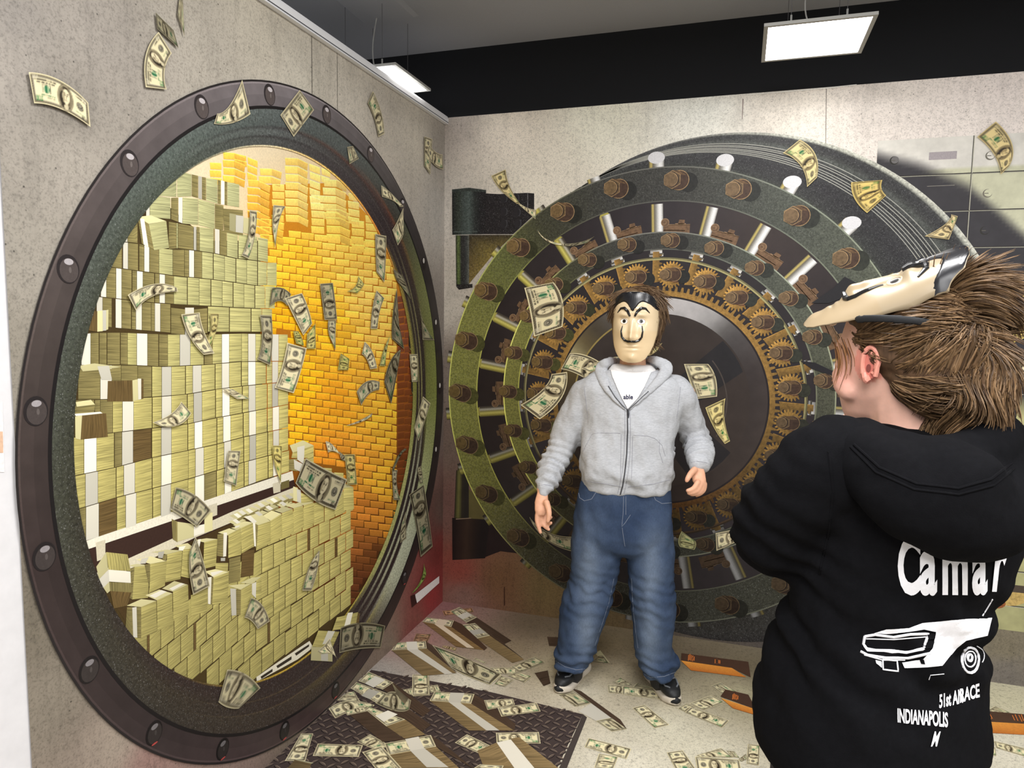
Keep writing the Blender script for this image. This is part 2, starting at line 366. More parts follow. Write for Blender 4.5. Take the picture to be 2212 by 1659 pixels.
# backdrop inside the opening
m = MB()
disc(SL, m, CO, RO+0.03, (70, 56, 30), 1, 90)
m.add(px(SL, [(380, 300), (700, 280), (860, 480), (800, 520), (450, 520), (330, 420)], 1.4), [(240,220,180),(232,214,178),(235,200,140),(235,190,110),(240,214,165),(238,218,180)])
m.add(px(SL, [(560, 400), (720, 395), (850, 520), (880, 700), (885, 950), (800, 1250), (700, 1340), (600, 1100), (560, 800)], 1.5), [(214,136,30),(220,150,40),(226,160,56),(170,96,28),(120,65,25),(70,38,20),(55,32,18),(130,70,20),(170,95,15)])
m.build('vault_interior', M_PRINT, ML)
# ---- gold bars
gc = [(500,340,(246,190,74)),(540,450,(244,180,66)),(620,380,(250,206,104)),(680,420,(252,222,130)),(760,420,(252,214,120)),(720,520,(248,200,84)),(640,560,(246,190,48)),(600,700,(244,178,26)),(700,700,(242,178,34)),(800,640,(246,200,96)),(830,720,(240,190,84)),(640,840,(240,176,24)),(720,860,(236,158,34)),(800,840,(232,170,54)),(840,900,(222,172,50)),(640,940,(242,176,34)),(700,980,(226,142,40)),(760,1000,(222,146,48)),(830,1040,(212,160,46)),(780,1100,(192,118,44)),(840,1130,(196,130,44)),(770,1180,(142,84,38)),(810,1200,(100,58,28)),(775,1260,(92,50,26))]
bars = []       # (area, list of (quad, colour multiplier))
def gold_at(x, y, f=1.0): c = idw(gc, (x, y), 3); return tuple(v*f*1.05 for v in c)
def H(x, y): return (400+x*0.2110, 290+y*0.2110)
def barcol(x0, xm, x1, y0, n, pitch, sl, sr, fl=1.02, fr=0.90):
    h = pitch*0.88
    for i in range(n):
        y = y0+i*pitch; j = random.uniform(-6, 6)
        a = [H(x0+j, y), H(xm+j, y+sl), H(xm+j+2, y+sl+h), H(x0+j+6, y+h)]
        b = [H(xm+j, y+sl), H(x1+j, y+sl+sr), H(x1+j-8, y+sl+sr+h), H(xm+j+2, y+sl+h)] if x1 else None
        bars.append([(a, fl)]+([(b, fr)] if b else [])); bars[-1][0] = (a, fl, 1)
for spec in ((240,358,None,290,3,78,6,0),(490,615,None,195,2,60,30,0),(375,490,605,185,12,79,8,48),(620,722,None,235,3,78,40,0),(745,870,970,350,2,80,4,36),(625,730,855,465,7,79,8,60),(875,1000,None,510,6,79,6,0),(1260,1370,None,300,5,82,40,0),(1010,1140,1245,242,8,83,6,52),(1380,1470,None,345,2,76,30,0),(1400,1530,1640,462,5,83,6,50),(1275,1410,None,620,5,80,10,0),(1655,1770,None,600,4,80,22,0),(1430,1570,1675,765,4,85,6,45),(1690,1820,None,880,4,82,12,0),(1830,1950,None,830,5,82,12,0),(755,880,1000,865,3,80,8,40)):
    barcol(*spec)
yy = 498.0; r_ = 0
while yy < 1300:
    x = 566 + (13 if r_ % 2 else 0)
    while x < 853:
        wd = 28.5+random.uniform(-1.5, 1.5)+(x-566)*0.008
        y = yy+0.145*(x-620)
        top = polyx([(560,520),(605,508),(614,478),(740,484),(770,520),(800,545),(855,572)], x)
        if y > top and y < 1300:
            x1 = min(x+wd-1.2, 855); s = 2.6; hh = 13.4
            q = [(x, y), (x1, y+s), (x1-0.8, y+s+hh), (x+0.8, y+hh)]
            bars.append([(q, random.uniform(0.93, 1.05))])
        x += wd
    yy += 15.5; r_ += 1
yy = 640.0; r_ = 0
while yy < 1250:            # the darker return side
    xs = [857, 872, 890] if r_ % 2 else [857, 880, 892]
    for a, b in zip(xs[:-1], xs[1:]):
        q = [(a, yy), (b-1, yy-2.5), (b-1, yy+11), (a, yy+13.5)]; bars.append([(q, 0.52)])
    yy += 15.5; r_ += 1
def qarea(b): return sum(abs(sum(q[i][0]*q[(i+1) % 4][1]-q[(i+1) % 4][0]*q[i][1] for i in range(4)))/2 for q, *_ in b)
vis = []
cuts = [(560,0),(582,620),(594,720),(620,790),(620,1010),(665,950),(762,1010),(762,1330)]
for b in bars:
    q = b[0][0]; cx, cy = sum(p[0] for p in q)/4, sum(p[1] for p in q)/4
    left = 450 if cy < 400 else (515 if cy < 450 else (545 if cy < 520 else (552 if cy < 560 else (572 if cy < 620 else (582 if cy < 716 else (618 if cy < 960 else (668 if cy < 1005 else 740)))))))
    ab = SL.m(cx, cy)
    if cx > left-6 and math.hypot(ab[0]-CO[0], ab[1]-CO[1]) < RO+0.03: vis.append(b)
vis.sort(key=qarea, reverse=True)
def gold_mesh(mb, b, k):
    k = k+.7 if len(b[0]) > 2 else k
    for q, f, *up in b:
        cx, cy = sum(p[0] for p in q)/4, sum(p[1] for p in q)/4; f *= random.uniform(0.96, 1.05)
        c = gold_at(cx, cy, f)
        if f < .6: c = (c[0]*.95, c[1]*.66, c[2]*1.0)
        cs = [tuple(min(255, v*1.06) for v in c)]*2+[tuple(v*0.93 for v in c)]*2
        mb.add(px(SL, q, k), cs)
        mb.add(px(SL, [q[0], q[1], (q[1][0], q[1][1]+1.3), (q[0][0], q[0][1]+1.3)], k+.4), tuple(min(255, v*1.22+10) for v in c))
for b in vis[:300]:
    m = MB(); gold_mesh(m, b, 2); m.build('gold_bar', M_GOLD, ML)
if len(vis) > 300:
    m = MB()
    for b in vis[300:]: gold_mesh(m, b, 2)
    tag(m.build('small_gold_bars', M_GOLD, ML), kind='stuff')
# ---- strapped bundles of notes
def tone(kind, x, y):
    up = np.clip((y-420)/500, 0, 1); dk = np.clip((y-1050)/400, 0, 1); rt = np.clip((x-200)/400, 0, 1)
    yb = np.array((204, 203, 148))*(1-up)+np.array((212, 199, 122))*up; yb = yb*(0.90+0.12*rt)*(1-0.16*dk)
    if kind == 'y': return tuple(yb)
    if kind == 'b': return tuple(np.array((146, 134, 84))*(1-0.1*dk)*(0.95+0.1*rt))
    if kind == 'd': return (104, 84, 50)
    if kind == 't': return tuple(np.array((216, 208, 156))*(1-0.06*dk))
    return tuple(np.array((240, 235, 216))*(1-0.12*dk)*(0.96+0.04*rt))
def face(mb, q, kind, k, sh=SL, tn=None, turn=False):
    x, y = sum(p[0] for p in q)/4, sum(p[1] for p in q)/4; c = tone(kind, x, y) if tn is None else tn
    w_ = math.dist(q[0], q[1])/100; h_ = math.dist(q[0], q[3])/100; o = (random.random()*9, random.random()*9)
    uv = [(o[0], o[1]), (o[0]+w_, o[1]), (o[0]+w_, o[1]+h_), (o[0], o[1]+h_)]
    if turn: uv = [(b, a) for a, b in uv]
    if kind in 'st': uv = [(o[0], o[1])]*4
    e = 0.90 if kind in 'yb' else 1.0
    cs = [c, tuple(v*e for v in c), tuple(v*e*0.97 for v in c), tuple(v*0.97 for v in c)] if kind != 'b' else [tuple(v*e for v in c), c, c, tuple(v*e for v in c)]
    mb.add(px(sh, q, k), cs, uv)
def row(top, bot, items, k=3.0):
    """items: 'y x0 x1' pieces; '|' parts bundles"""
    for bundle in items.split('|'):
        mb = MB(); p = bundle.split()
        for i in range(0, len(p), 3):
            kd, x0, x1 = p[i], float(p[i+1])+0.35, float(p[i+2])-0.35
            q = [(x0, polyx(top, x0)+0.8), (x1, polyx(top, x1)+0.8), (x1, polyx(bot, x1)-0.8), (x0, polyx(bot, x0)-0.8)]
            face(mb, q, kd, k+(0.4 if kd == 's' else 0))
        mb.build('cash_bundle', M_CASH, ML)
T1 = [(340,385),(380,368),(411,376),(440,383),(470,388),(512,398)]; B1 = [(300,418),(360,427),(411,425),(466,441),(515,449)]
row(T1, B1, 'y 340 378|y 379 411|b 411 425 s 425 433 b 433 442 y 442 467|b 467 474 s 474 482 b 482 488 y 488 514')
T2 = B1; B2 = [(250,455),(320,470),(366,474),(395,485),(425,487),(461,496),(481,498),(521,510)]
row(T2, B2, 's 312 320 y 320 365|b 366 382 s 382 391 y 391 425|y 425 461|b 461 480')
T3 = [(240,496),(262,492),(292,470),(352,476),(377,481),(418,489),(458,493),(511,503),(557,512),(576,516)]; B3 = [(225,521),(258,522),(295,526),(361,540),(381,537),(418,541),(458,547),(511,559),(534,561),(557,564),(576,567)]
row(T3, B3, 'b 240 262 s 263 272 b 272 294|b 361 378 y 378 381|b 381 415 s 415 421 b 421 428 y 428 458|b 458 461 s 461 471 b 471 487 y 487 511|y 512 533|y 533 553|y 554 576')
T4 = B3; B4 = [(215,574),(228,576),(375,596),(451,603),(552,617),(595,618)]
row(T4, B4, 's 222 232 b 232 260 s 262 273 b 273 295|b 297 308 s 308 319 b 319 340 y 340 370|b 370 395|b 395 405 s 405 416 b 416 433 y 433 457|y 458 482|y 482 506|y 507 530|y 530 553|y 554 574|y 574 595')
T5 = B4; B5 = [(200,639),(210,641),(329,654),(400,659),(544,666),(590,667)]
row(T5, B5, 's 214 226 b 226 247|s 247 259 b 259 281|b 282 292 s 292 305 b 305 330|b 331 341 s 341 353 b 353 372 y 372 401|y 402 427 y 427 452|y 453 477 y 477 500|y 501 524 y 524 547|y 548 570|y 570 591')
T6 = B5; B6 = [(190,700),(230,707),(365,719),(446,717),(544,717),(590,717)]
row(T6, B6, 's 205 218 b 218 238|s 246 259 b 259 280|b 281 290 s 290 303 b 303 323|b 323 331 s 331 343 b 343 365|y 446 492|y 493 539|y 540 563|y 563 585')
T7 = [(170,722),(200,718),(260,718),(360,722),(440,722),(520,720),(620,722)]; B7 = [(165,789),(258,788),(354,792),(438,788),(519,781),(622,780)]
row(T7, B7, 's 172 192 b 192 210|b 211 227|b 228 256|b 257 272 y 272 292 s 292 315 b 315 339|b 340 359 y 359 385 s 385 408 y 408 437|b 438 456 y 456 476 s 476 492 y 492 519|y 519 533 s 533 549 y 549 583|y 583 584 s 584 599 y 599 619')
T8 = B7; B8 = [(160,864),(250,862),(308,859),(397,852),(463,841),(519,834),(622,824)]
row(T8, B8, 'b 165 213 s 213 238 b 238 258|b 258 294|b 294 324|y 325 346 s 346 367 y 367 397|y 398 413 s 413 432 y 432 461|y 462 476 s 476 492 y 492 518|y 519 533 s 533 549 y 549 572|y 573 585 s 585 598 y 598 620')
T9 = B8; B9 = [(150,945),(213,938),(324,925),(400,916),(462,903),(521,892),(622,873)]
row(T9, B9, 'b 158 200|b 201 213|b 213 240 y 240 261 s 261 285 y 285 325|y 326 346 s 346 367 y 367 401|y 402 415 s 415 433 y 433 462|y 463 477 s 477 493 y 493 520|y 521 534 s 534 549 y 549 574|y 575 585 s 585 598 y 598 620')
T10 = B9; B10 = [(150,1029),(243,1010),(327,988),(402,973),(466,959),(523,944),(622,923)]
row(T10, B10, 'y 150 178 s 178 205 y 205 243|b 244 260 s 260 284 d 284 323|y 325 345 s 345 367 y 367 402|y 403 417 s 417 434 y 434 465|y 466 479 s 479 495 y 495 522|y 523 535 s 535 550 y 550 574|y 575 586 s 586 600 y 600 620')
T11 = B10; B11 = [(150,1104),(253,1073),(329,1054),(405,1034),(466,1016),(524,998),(622,972)]
row(T11, B11, 'y 150 181 s 181 208 y 208 247|y 248 264 s 264 288 y 288 325|y 326 345 s 345 367 y 367 404|y 404 419 s 419 437 y 437 465|y 466 481 s 481 496 y 496 523|y 524 536 s 536 550 y 550 575|y 576 587 s 587 600 y 600 620')
T12 = B11; B12 = [(170,1172),(182,1168),(329,1123),(430,1087),(560,1038),(630,1016)]
row(T12, B12, 'b 160 182 s 182 210 d 210 248|y 249 268 s 268 291 y 291 326|y 327 344 s 344 366 y 366 403|y 403 418 s 418 438 b 438 464|y 465 482 s 482 497 y 497 524|y 525 534 s 534 550 y 550 576|y 577 587 s 587 601 y 601 622')
def block(parts, crop, k=4.0, mat=None, name='cash_bundle'):
    ox, oy, sc = crop; mb = MB()
    for i, (kd, q) in enumerate(parts):
        q = [(ox+x*sc, oy+y*sc) for x, y in q]; face(mb, q, kd[0], k+i*.05+(0.4 if kd[0] == 's' else 0), turn=len(kd) > 1)
    o = mb.build(name, mat or M_CASH, ML); return o
C3, C5, C6, CG, C8 = (0,400,.25316), (0,800,.25316), (500,800,.25316), (160,1150,.20492), (500,1200,.27668)
block([('b',[(1160,275),(1255,330),(1300,550),(1195,500)]),('y',[(1255,330),(1405,310),(1428,535),(1300,555)]),('t',[(1160,272),(1270,258),(1405,308),(1255,330)]),('s',[(1180,285),(1215,290),(1252,530),(1210,505)])], C3)
block([('b',[(1890,200),(2060,215),(2060,430),(1900,400)]),('t',[(1945,240),(2000,250),(1995,400),(1945,385)]),('s',[(2000,255),(2065,265),(2060,410),(1997,400)]),('t',[(2065,275),(2170,300),(2165,430),(2062,408)])], C3)
block([('b',[(1445,1045),(1570,1060),(1560,1275),(1445,1265)]),('s',[(1565,1045),(1640,1045),(1640,1275),(1565,1275)]),('b',[(1640,1060),(1755,1050),(1755,1260),(1640,1275)])], C3)
block([('d*',[(745,1070),(815,1075),(815,1250),(740,1240)]),('t',[(815,1075),(860,1068),(862,1245),(815,1250)]),('s',[(860,1068),(890,1066),(890,1240),(862,1242)]),('t',[(890,1066),(910,1062),(908,1230),(890,1236)])], C3)
block([('t',[(660,1540),(790,1520),(1020,1550),(700,1600)]),('b',[(660,1590),(1010,1560),(1010,1640),(660,1659)]),('s',[(815,1545),(900,1535),(940,1580),(935,1659),(850,1659)][:1]+[(915,1540),(940,1659),(850,1659)])], C3)
block([('d*',[(905,90),(1115,85),(1120,265),(900,265)]),('t',[(1115,85),(1160,75),(1165,250),(1120,265)]),('s',[(1160,70),(1190,70),(1190,245),(1165,250)]),('d',[(1190,72),(1210,74),(1210,240),(1190,245)])], C5)
block([('d*',[(685,380),(890,365),(905,565),(670,590)]),('t',[(625,395),(685,380),(672,590),(628,580)]),('s',[(620,370),(840,352),(860,366),(630,390)])], C5)
block([('t',[(630,270),(760,250),(795,290),(640,310)]),('b',[(635,310),(795,290),(790,345),(635,352)])], C5)
# the white pallets between and under the stacks
m = MB(); pw, pd = (232, 226, 206), (58, 40, 34)
for q, c, k in (([(182,1168),(629,1017),(632,1036),(186,1186)], pw, 3.2), ([(186,1186),(632,1036),(640,1066),(205,1260)], pd, 3.0), ([(205,1237),(420,1140),(500,1104),(634,1052),(634,1068),(505,1125),(420,1160),(210,1262)], (214,206,180), 3.3),
                ([(203,1172),(224,1165),(224,1205),(206,1212)], (206,198,172), 3.4), ([(447,1092),(466,1086),(466,1112),(450,1118)], (206,198,172), 3.4), ([(586,1045),(603,1039),(603,1062),(588,1066)], (206,198,172), 3.4), ([(604,1042),(622,1036),(622,1052),(604,1058)], (110,100,60), 3.5)):
    m.add(px(SL, q, k), c)
m.build('pallet', M_PRINT, ML)
# lower stack, a fan of rows that run back to the right
KR = [(1308,1134,1053),(1372,1189,1101),(1436,1244,1142),(1500,1299,1182),(1564,1354,1222),(1628,1409,1262),(1690,1463,1302),(1750,1517,1342)]
def ky(k, x): return float(np.interp(x, (300, 549, 762), KR[k]))
for k in range(7):
    x = 270 + (15 if k % 2 else 0); i = 0
    while x < 760:
        wd = 30-(x-270)*0.0155; x1 = min(x+wd, 761); xm = (x+x1)/2
        y0, y1 = ky(k, x), ky(k+1, x)
        lim = polyx([(540,1475),(553,1463),(666,1385),(768,1318)], xm)
        if not (x < 545 and k < 1) and (y0+y1)/2 < lim+8 and x1-x > 8:
            ab = SL.m(xm, (y0+y1)/2)
            if math.hypot(ab[0]-CO[0], ab[1]-CO[1]) < RO+0.02:
                j = random.uniform(-1.5, 1.5); mb = MB()
                q = [(x+.6, ky(k, x)+1+j), (x1-.6, ky(k, x1)+1+j), (x1-.6, ky(k+1, x1)-1+j), (x+.6, ky(k+1, x)-1+j)]
                gapd = random.random()
                if gapd < 0.07: face(mb, [q[0], (x+5, q[0][1]-2), (x+5, q[3][1]-2), q[3]], 'd', 2.6); q[0] = (x+5.4, q[0][1]-2); q[3] = (x+5.4, q[3][1]-2)
                face(mb, q, 'y', 2.6); mb.build('cash_bundle', M_CASH, ML)
        x = x1
# dark ground behind the front bundles
m = MB(); m.add(px(SL, [(215,1190),(420,1100),(560,1090),(560,1330),(300,1390),(240,1300)], 2.1), (70, 54, 30)); m.build('stack_shade', M_PRINT, ML)
block([('y*',[(320,205),(545,230),(580,405),(345,392)]),('s',[(345,390),(575,410),(580,530),(350,515)]),('b*',[(355,520),(580,530),(588,630),(360,615)]),('d*',[(360,615),(588,630),(540,770),(400,800)]),('t',[(215,360),(320,205),(340,390),(245,490)]),('s',[(245,490),(345,392),(352,515),(290,580)]),('t',[(290,580),(352,515),(360,615),(330,640)])], CG)
block([('y',[(620,360),(780,345),(762,690),(595,705)]),('b',[(575,378),(620,360),(597,705),(570,690)]),('t',[(560,345),(640,330),(780,343),(618,362)])], CG)
block([('y',[(785,330),(965,300),(940,560),(770,640)]),('t',[(640,285),(790,250),(965,298),(785,330)]),('s',[(690,275),(770,260),(735,325),(680,330)]),('b',[(725,338),(785,330),(772,640),(778,600)])], CG)
block([('y',[(965,230),(1125,190),(1105,490),(945,525)]),('t',[(800,205),(960,180),(1125,188),(960,230)]),('s',[(870,205),(935,195),(915,270),(868,265)]),('b',[(920,235),(965,230),(950,300),(915,290)])], CG)
block([('y',[(1130,172),(1250,165),(1200,480),(1110,460)]),('t',[(1040,140),(1180,110),(1250,163),(1135,180)]),('s',[(1090,150),(1160,140),(1130,190),(1085,185)])], CG)
block([('y',[(1355,100),(1495,68),(1480,350),(1345,385)]),('t',[(1250,80),(1380,60),(1495,68),(1355,103)]),('s',[(1290,72),(1320,68),(1305,150),(1270,145)])], CG)
block([('y',[(1620,30),(1755,0),(1745,235),(1610,265)]),('s',[(1560,0),(1597,0),(1587,250),(1555,255)]),('b',[(1495,20),(1560,10),(1555,255),(1490,245)]),('t',[(1500,0),(1620,-45),(1755,-5),(1615,32)])], CG)
block([('y',[(1757,0),(1885,-20),(1880,150),(1757,195)]),('t',[(1640,-50),(1760,-80),(1885,-25),(1757,2)])], CG)
block([('b',[(1620,275),(1740,245),(1735,510),(1615,540)]),('s',[(1530,268),(1578,265),(1575,300),(1530,300)])], CG)
block([('d',[(1757,200),(1885,182),(1875,450),(1740,475)])], CG)
block([('y',[(1475,320),(1610,320),(1605,410),(1475,390)])], CG)
block([('t',[(535,770),(690,700),(850,718),(690,783)]),('y',[(690,783),(850,720),(858,1040),(690,1110)]),('b',[(540,785),(600,785),(605,1105),(525,990)]),('b',[(640,782),(690,783),(690,1110),(648,1108)]),('s',[(595,790),(640,782),(648,1106),(605,1104)])], CG)
block([('y',[(855,712),(1020,642),(1025,970),(862,1035)]),('t',[(735,660),(880,600),(1020,640),(855,713)]),('s',[(775,665),(905,605),(960,622),(835,690)])], CG)
block([('y',[(1025,622),(1185,552),(1195,860),(1030,930)]),('t',[(910,590),(1040,510),(1185,550),(1025,622)]),('s',[(985,590),(1110,530),(1150,540),(1020,612)])], CG)
block([('y',[(1215,660),(1390,590),(1388,830),(1215,880)])], CG)
block([('y',[(1455,472),(1615,417),(1605,735),(1440,760)]),('s',[(1395,472),(1432,467),(1422,755),(1395,750)]),('b',[(1432,470),(1455,472),(1440,760),(1422,755)]),('t',[(1360,410),(1470,385),(1615,415),(1455,472)]),('s',[(1420,420),(1530,400),(1560,408),(1440,462)])], CG)
block([('y',[(1745,602),(1850,542),(1850,830),(1740,870)]),('s',[(1630,590),(1690,592),(1695,870),(1645,875)]),('b',[(1690,600),(1745,602),(1740,870),(1697,870)]),('t',[(1610,560),(1720,545),(1850,540),(1740,602)])], CG)
block([('s',[(1860,540),(1905,520),(1900,690),(1860,650)]),('y',[(1905,520),(1960,500),(1960,680),(1900,690)]),('t',[(1735,530),(1860,475),(1960,465),(1860,540)])], CG)
block([('y',[(215,1322),(318,1287),(322,1475),(200,1520)]),('s',[(170,1302),(190,1300),(196,1500),(182,1500)]),('b',[(190,1300),(215,1322),(202,1520),(192,1510)]),('t',[(90,1250),(230,1215),(318,1285),(215,1320)]),('s',[(95,1245),(150,1238),(205,1290),(175,1305)])], C6)
for q, t in (([(322,1282),(415,1225),(420,1425),(325,1470)],[(255,1240),(330,1195),(415,1223),(322,1282)]),([(418,1217),(512,1182),(520,1385),(422,1425)],[(355,1195),(430,1160),(512,1180),(418,1216)]),([(518,1177),(600,1155),(605,1335),(522,1385)],[(440,1150),(520,1130),(600,1153),(518,1176)]),([(605,1150),(690,1127),(695,1305),(608,1335)],[(520,1140),(610,1110),(690,1125),(605,1150)]),([(695,1132),(775,1127),(780,1265),(697,1300)],None),([(785,1150),(860,1130),(865,1235),(785,1265)],None),([(865,1060),(940,1010),(945,1190),(868,1230)],None),([(945,1000),(1030,997),(1035,1180),(948,1195)],[(900,1000),(950,960),(1030,995),(945,1002)])):
    block([('y', q)]+([('t', t)] if t else []), C6)
block([('y',[(70,1342),(175,1300),(180,1500),(75,1560)]),('t',[(0,1320),(100,1285),(175,1298),(70,1342)]),('s',[(15,1330),(60,1318),(50,1335),(20,1345)])], C6)
block([('y',[(-40,1400),(68,1345),(73,1560),(-40,1600)])], C6)
block([('y',[(510,700),(690,640),(690,745),(500,745)]),('t',[(485,640),(600,597),(690,640),(510,700)]),('s',[(548,655),(612,640),(605,800),(550,760)])], C6)
block([('b',[(480,760),(550,750),(550,860),(480,850)]),('s',[(520,760),(600,800),(590,870),(525,840)]),('y',[(600,760),(690,730),(690,850),(600,850)])], C6)
block([('t',[(515,990),(555,1000),(580,1130),(515,1110)]),('s',[(545,1010),(580,1020),(582,1130),(550,1120)]),('y',[(580,1040),(690,1090),(690,1120),(582,1132)])], C6)
block([('y',[(760,830),(845,835),(845,870),(760,860)])], C6); block([('y',[(865,870),(945,875),(945,930),(870,900)])], C6)
for i, (x, y) in enumerate(((130,1200),(210,1225),(230,1150),(300,1175),(340,1110),(420,1140),(470,1080),(410,1095),(30,1240),(70,1215),(20,1290))):
    block([('t',[(x-60,y),(x+30,y-35),(x+90,y-15),(x,y+30)]),('s',[(x-25,y-12),(x+5,y-24),(x+45,y+5),(x+15,y+18)]),('b',[(x,y+30),(x+90,y-15),(x+90,y+5),(x,y+55)])], C6, 3.6)
block([('b*',[(1450,1265),(1500,1290),(1500,1465),(1460,1440)]),('t',[(1500,1290),(1640,1310),(1640,1420),(1500,1460)]),('s',[(1640,1330),(1730,1310),(1730,1385),(1640,1415)]),('t',[(1730,1220),(1800,1210),(1800,1365),(1730,1385)])], C5, 4.6)
block([('y*',[(660,582),(790,585),(825,600),(775,720),(610,710)]) if False else ('y',[(660,582),(825,592),(770,715),(610,708)]),('t',[(605,710),(770,715),(770,825),(600,815)]),('s',[(735,585),(790,588),(745,680),(690,690)]),('s',[(680,715),(735,715),(735,822),(680,818)])], C8, 15)
block([('y',[(805,480),(970,440),(950,560),(770,580)]),('s',[(890,445),(930,440),(900,570),(855,575)]),('d',[(970,440),(985,450),(975,540),(950,560)])], C8, 15)
m = MB()   # bottom pallet showing under the front row
m.add(px(SL, [(551,1462),(600,1428),(666,1384),(674,1398),(640,1424),(552,1472)], 3.1), (226, 220, 198))
for q in ([(560,1461),(586,1444),(586,1450),(562,1466)], [(594,1438),(627,1417),(627,1424),(597,1443)], [(634,1411),(665,1391),(665,1396),(637,1416)]): m.add(px(SL, q, 3.4), (52, 44, 36))
m.build('pallet', M_PRINT, ML)
# ---- the steel ring round the opening
flange = angtab([(0,(42,36,36)),(30,(44,38,38)),(55,(72,67,67)),(75,(98,92,93)),(95,(122,115,117)),(115,(108,101,102)),(140,(84,76,75)),(165,(66,58,55)),(190,(52,43,42)),(225,(54,46,46)),(250,(68,56,56)),(272,(66,52,50)),(295,(50,40,38)),(330,(42,34,33))])
m = MB(); annulus(SL, m, CA, RA, CA, RF, lambda a, t: tuple(v*(1.06 if t < .5 else .98) for v in flange(a)), 9, 144, 2)
ring = m.build('vault_ring', M_RING, ML)
m = MB(); annulus(SL, m, CA, RA+.004, CA, RA-.002, lambda a, t: (40, 36, 36), 9.4, 144); annulus(SL, m, CA, RA-.003, CA, RA-.008, lambda a, t: tuple(v*1.3 for v in flange(a)), 9.4, 144)
annulus(SL, m, CA, RF+.006, CA, RF-.004, lambda a, t: (28, 25, 26), 10.6, 144); m.build('ring_edge', M_PRINT, ring)
DK = (42, 33, 33)
SEC = {0:[(0,(112,118,60)),(.48,(98,102,52)),(.50,DK),(.62,DK),(.63,(122,117,76)),(.66,(122,117,76)),(.67,DK),(.74,DK),(.75,(112,106,70)),(.78,(112,106,70)),(.79,DK),(.85,(46,37,34)),(.86,(108,110,56)),(1,(124,122,62))],
 30:[(0,(104,108,64)),(.40,(86,86,52)),(.44,(52,40,34)),(.62,DK),(.63,(104,98,70)),(.655,(104,98,70)),(.665,DK),(.76,DK),(.77,(98,92,66)),(.79,(98,92,66)),(.80,DK),(.88,(46,37,34)),(.90,(116,104,52)),(1,(140,120,56))],
 52:[(0,(64,66,60)),(.30,(56,52,46)),(.36,(98,58,42)),(.44,(60,42,40)),(.60,(46,37,39)),(.61,(78,70,66)),(.63,(46,37,39)),(.80,(46,37,39)),(.81,(78,70,66)),(.83,(48,39,40)),(.96,(52,40,40)),(.975,(226,140,56)),(1,(236,150,60))],
 75:[(0,(78,84,82)),(.40,(70,74,72)),(.48,(80,54,46)),(.55,(54,48,48)),(.66,(58,54,54)),(.67,(92,88,84)),(.69,(58,54,54)),(.84,(54,48,50)),(.95,(50,46,46)),(.97,(240,190,90)),(1,(244,196,100))],
 100:[(0,(88,94,92)),(.45,(74,80,78)),(.50,(58,58,58)),(.58,(86,90,88)),(.70,(78,82,80)),(.74,(50,48,48)),(.8,(72,74,72)),(.96,(66,68,66)),(.98,(226,210,170)),(1,(232,216,176))],
 130:[(0,(82,90,85)),(.6,(72,79,72)),(1,(62,68,58))], 180:[(0,(60,62,53)),(1,(47,47,38))], 225:[(0,(48,44,39)),(.6,(51,45,37)),(.9,(46,37,34)),(1,(44,34,32))],
 262:[(0,(56,46,41)),(.35,(56,47,40)),(.36,(88,74,54)),(.38,(50,40,37)),(.60,(48,38,36)),(.61,(84,70,52)),(.63,(48,38,36)),(.96,(46,35,34)),(.98,(186,156,60)),(1,(196,164,60))],
 288:[(0,(46,36,35)),(.20,(60,50,36)),(.34,(110,96,44)),(.36,(48,38,36)),(.60,(46,36,36)),(.62,(46,36,36)),(.63,(78,68,52)),(.65,(46,36,36)),(.95,(46,36,34)),(.97,(160,140,56)),(1,(160,140,60))],
 306:[(0,(150,153,132)),(.40,(168,171,148)),(.42,(40,30,30)),(.53,(40,30,30)),(.54,(152,152,128)),(.60,(150,150,126)),(.61,(40,30,30)),(.70,(40,30,30)),(.71,(150,150,126)),(.76,(150,150,126)),(.77,(40,30,30)),(.87,(40,30,30)),(.88,(150,150,96)),(1,(152,152,92))],
 318:[(0,(150,153,132)),(.40,(168,171,148)),(.42,(40,30,30)),(.53,(40,30,30)),(.54,(152,152,128)),(.60,(150,150,126)),(.61,(40,30,30)),(.70,(40,30,30)),(.71,(150,150,126)),(.76,(150,150,126)),(.77,(40,30,30)),(.87,(40,30,30)),(.88,(150,150,96)),(1,(152,152,92))],
 336:[(0,(138,142,100)),(.40,(150,154,112)),(.42,(40,30,30)),(.53,(40,30,30)),(.54,(152,152,128)),(.60,(150,150,126)),(.61,(40,30,30)),(.70,(40,30,30)),(.71,(150,150,126)),(.76,(150,150,126)),(.77,(40,30,30)),(.87,(40,30,30)),(.88,(150,150,96)),(1,(152,152,92))]}
SK = sorted(SEC)
def band(a, t):
    a = a % 360; i = max([j for j in range(len(SK)) if SK[j] <= a], default=len(SK)-1); j = (i+1) % len(SK)
    a0, a1 = SK[i], SK[j] if j else 360; f = (a-a0)/max(1, a1-a0); c0, c1 = stops(SEC[SK[i]], t), stops(SEC[SK[j]], t)
    return tuple(p*(1-f)+q*f for p, q in zip(c0, c1))
m = MB(); annulus(SL, m, CA, RF, CO, RO, lambda a, t: tuple(min(255, v*1.1) for v in band(a, t)), 9.2, 144, 44); m.build('ring_throat', M_ROUGH, ring)
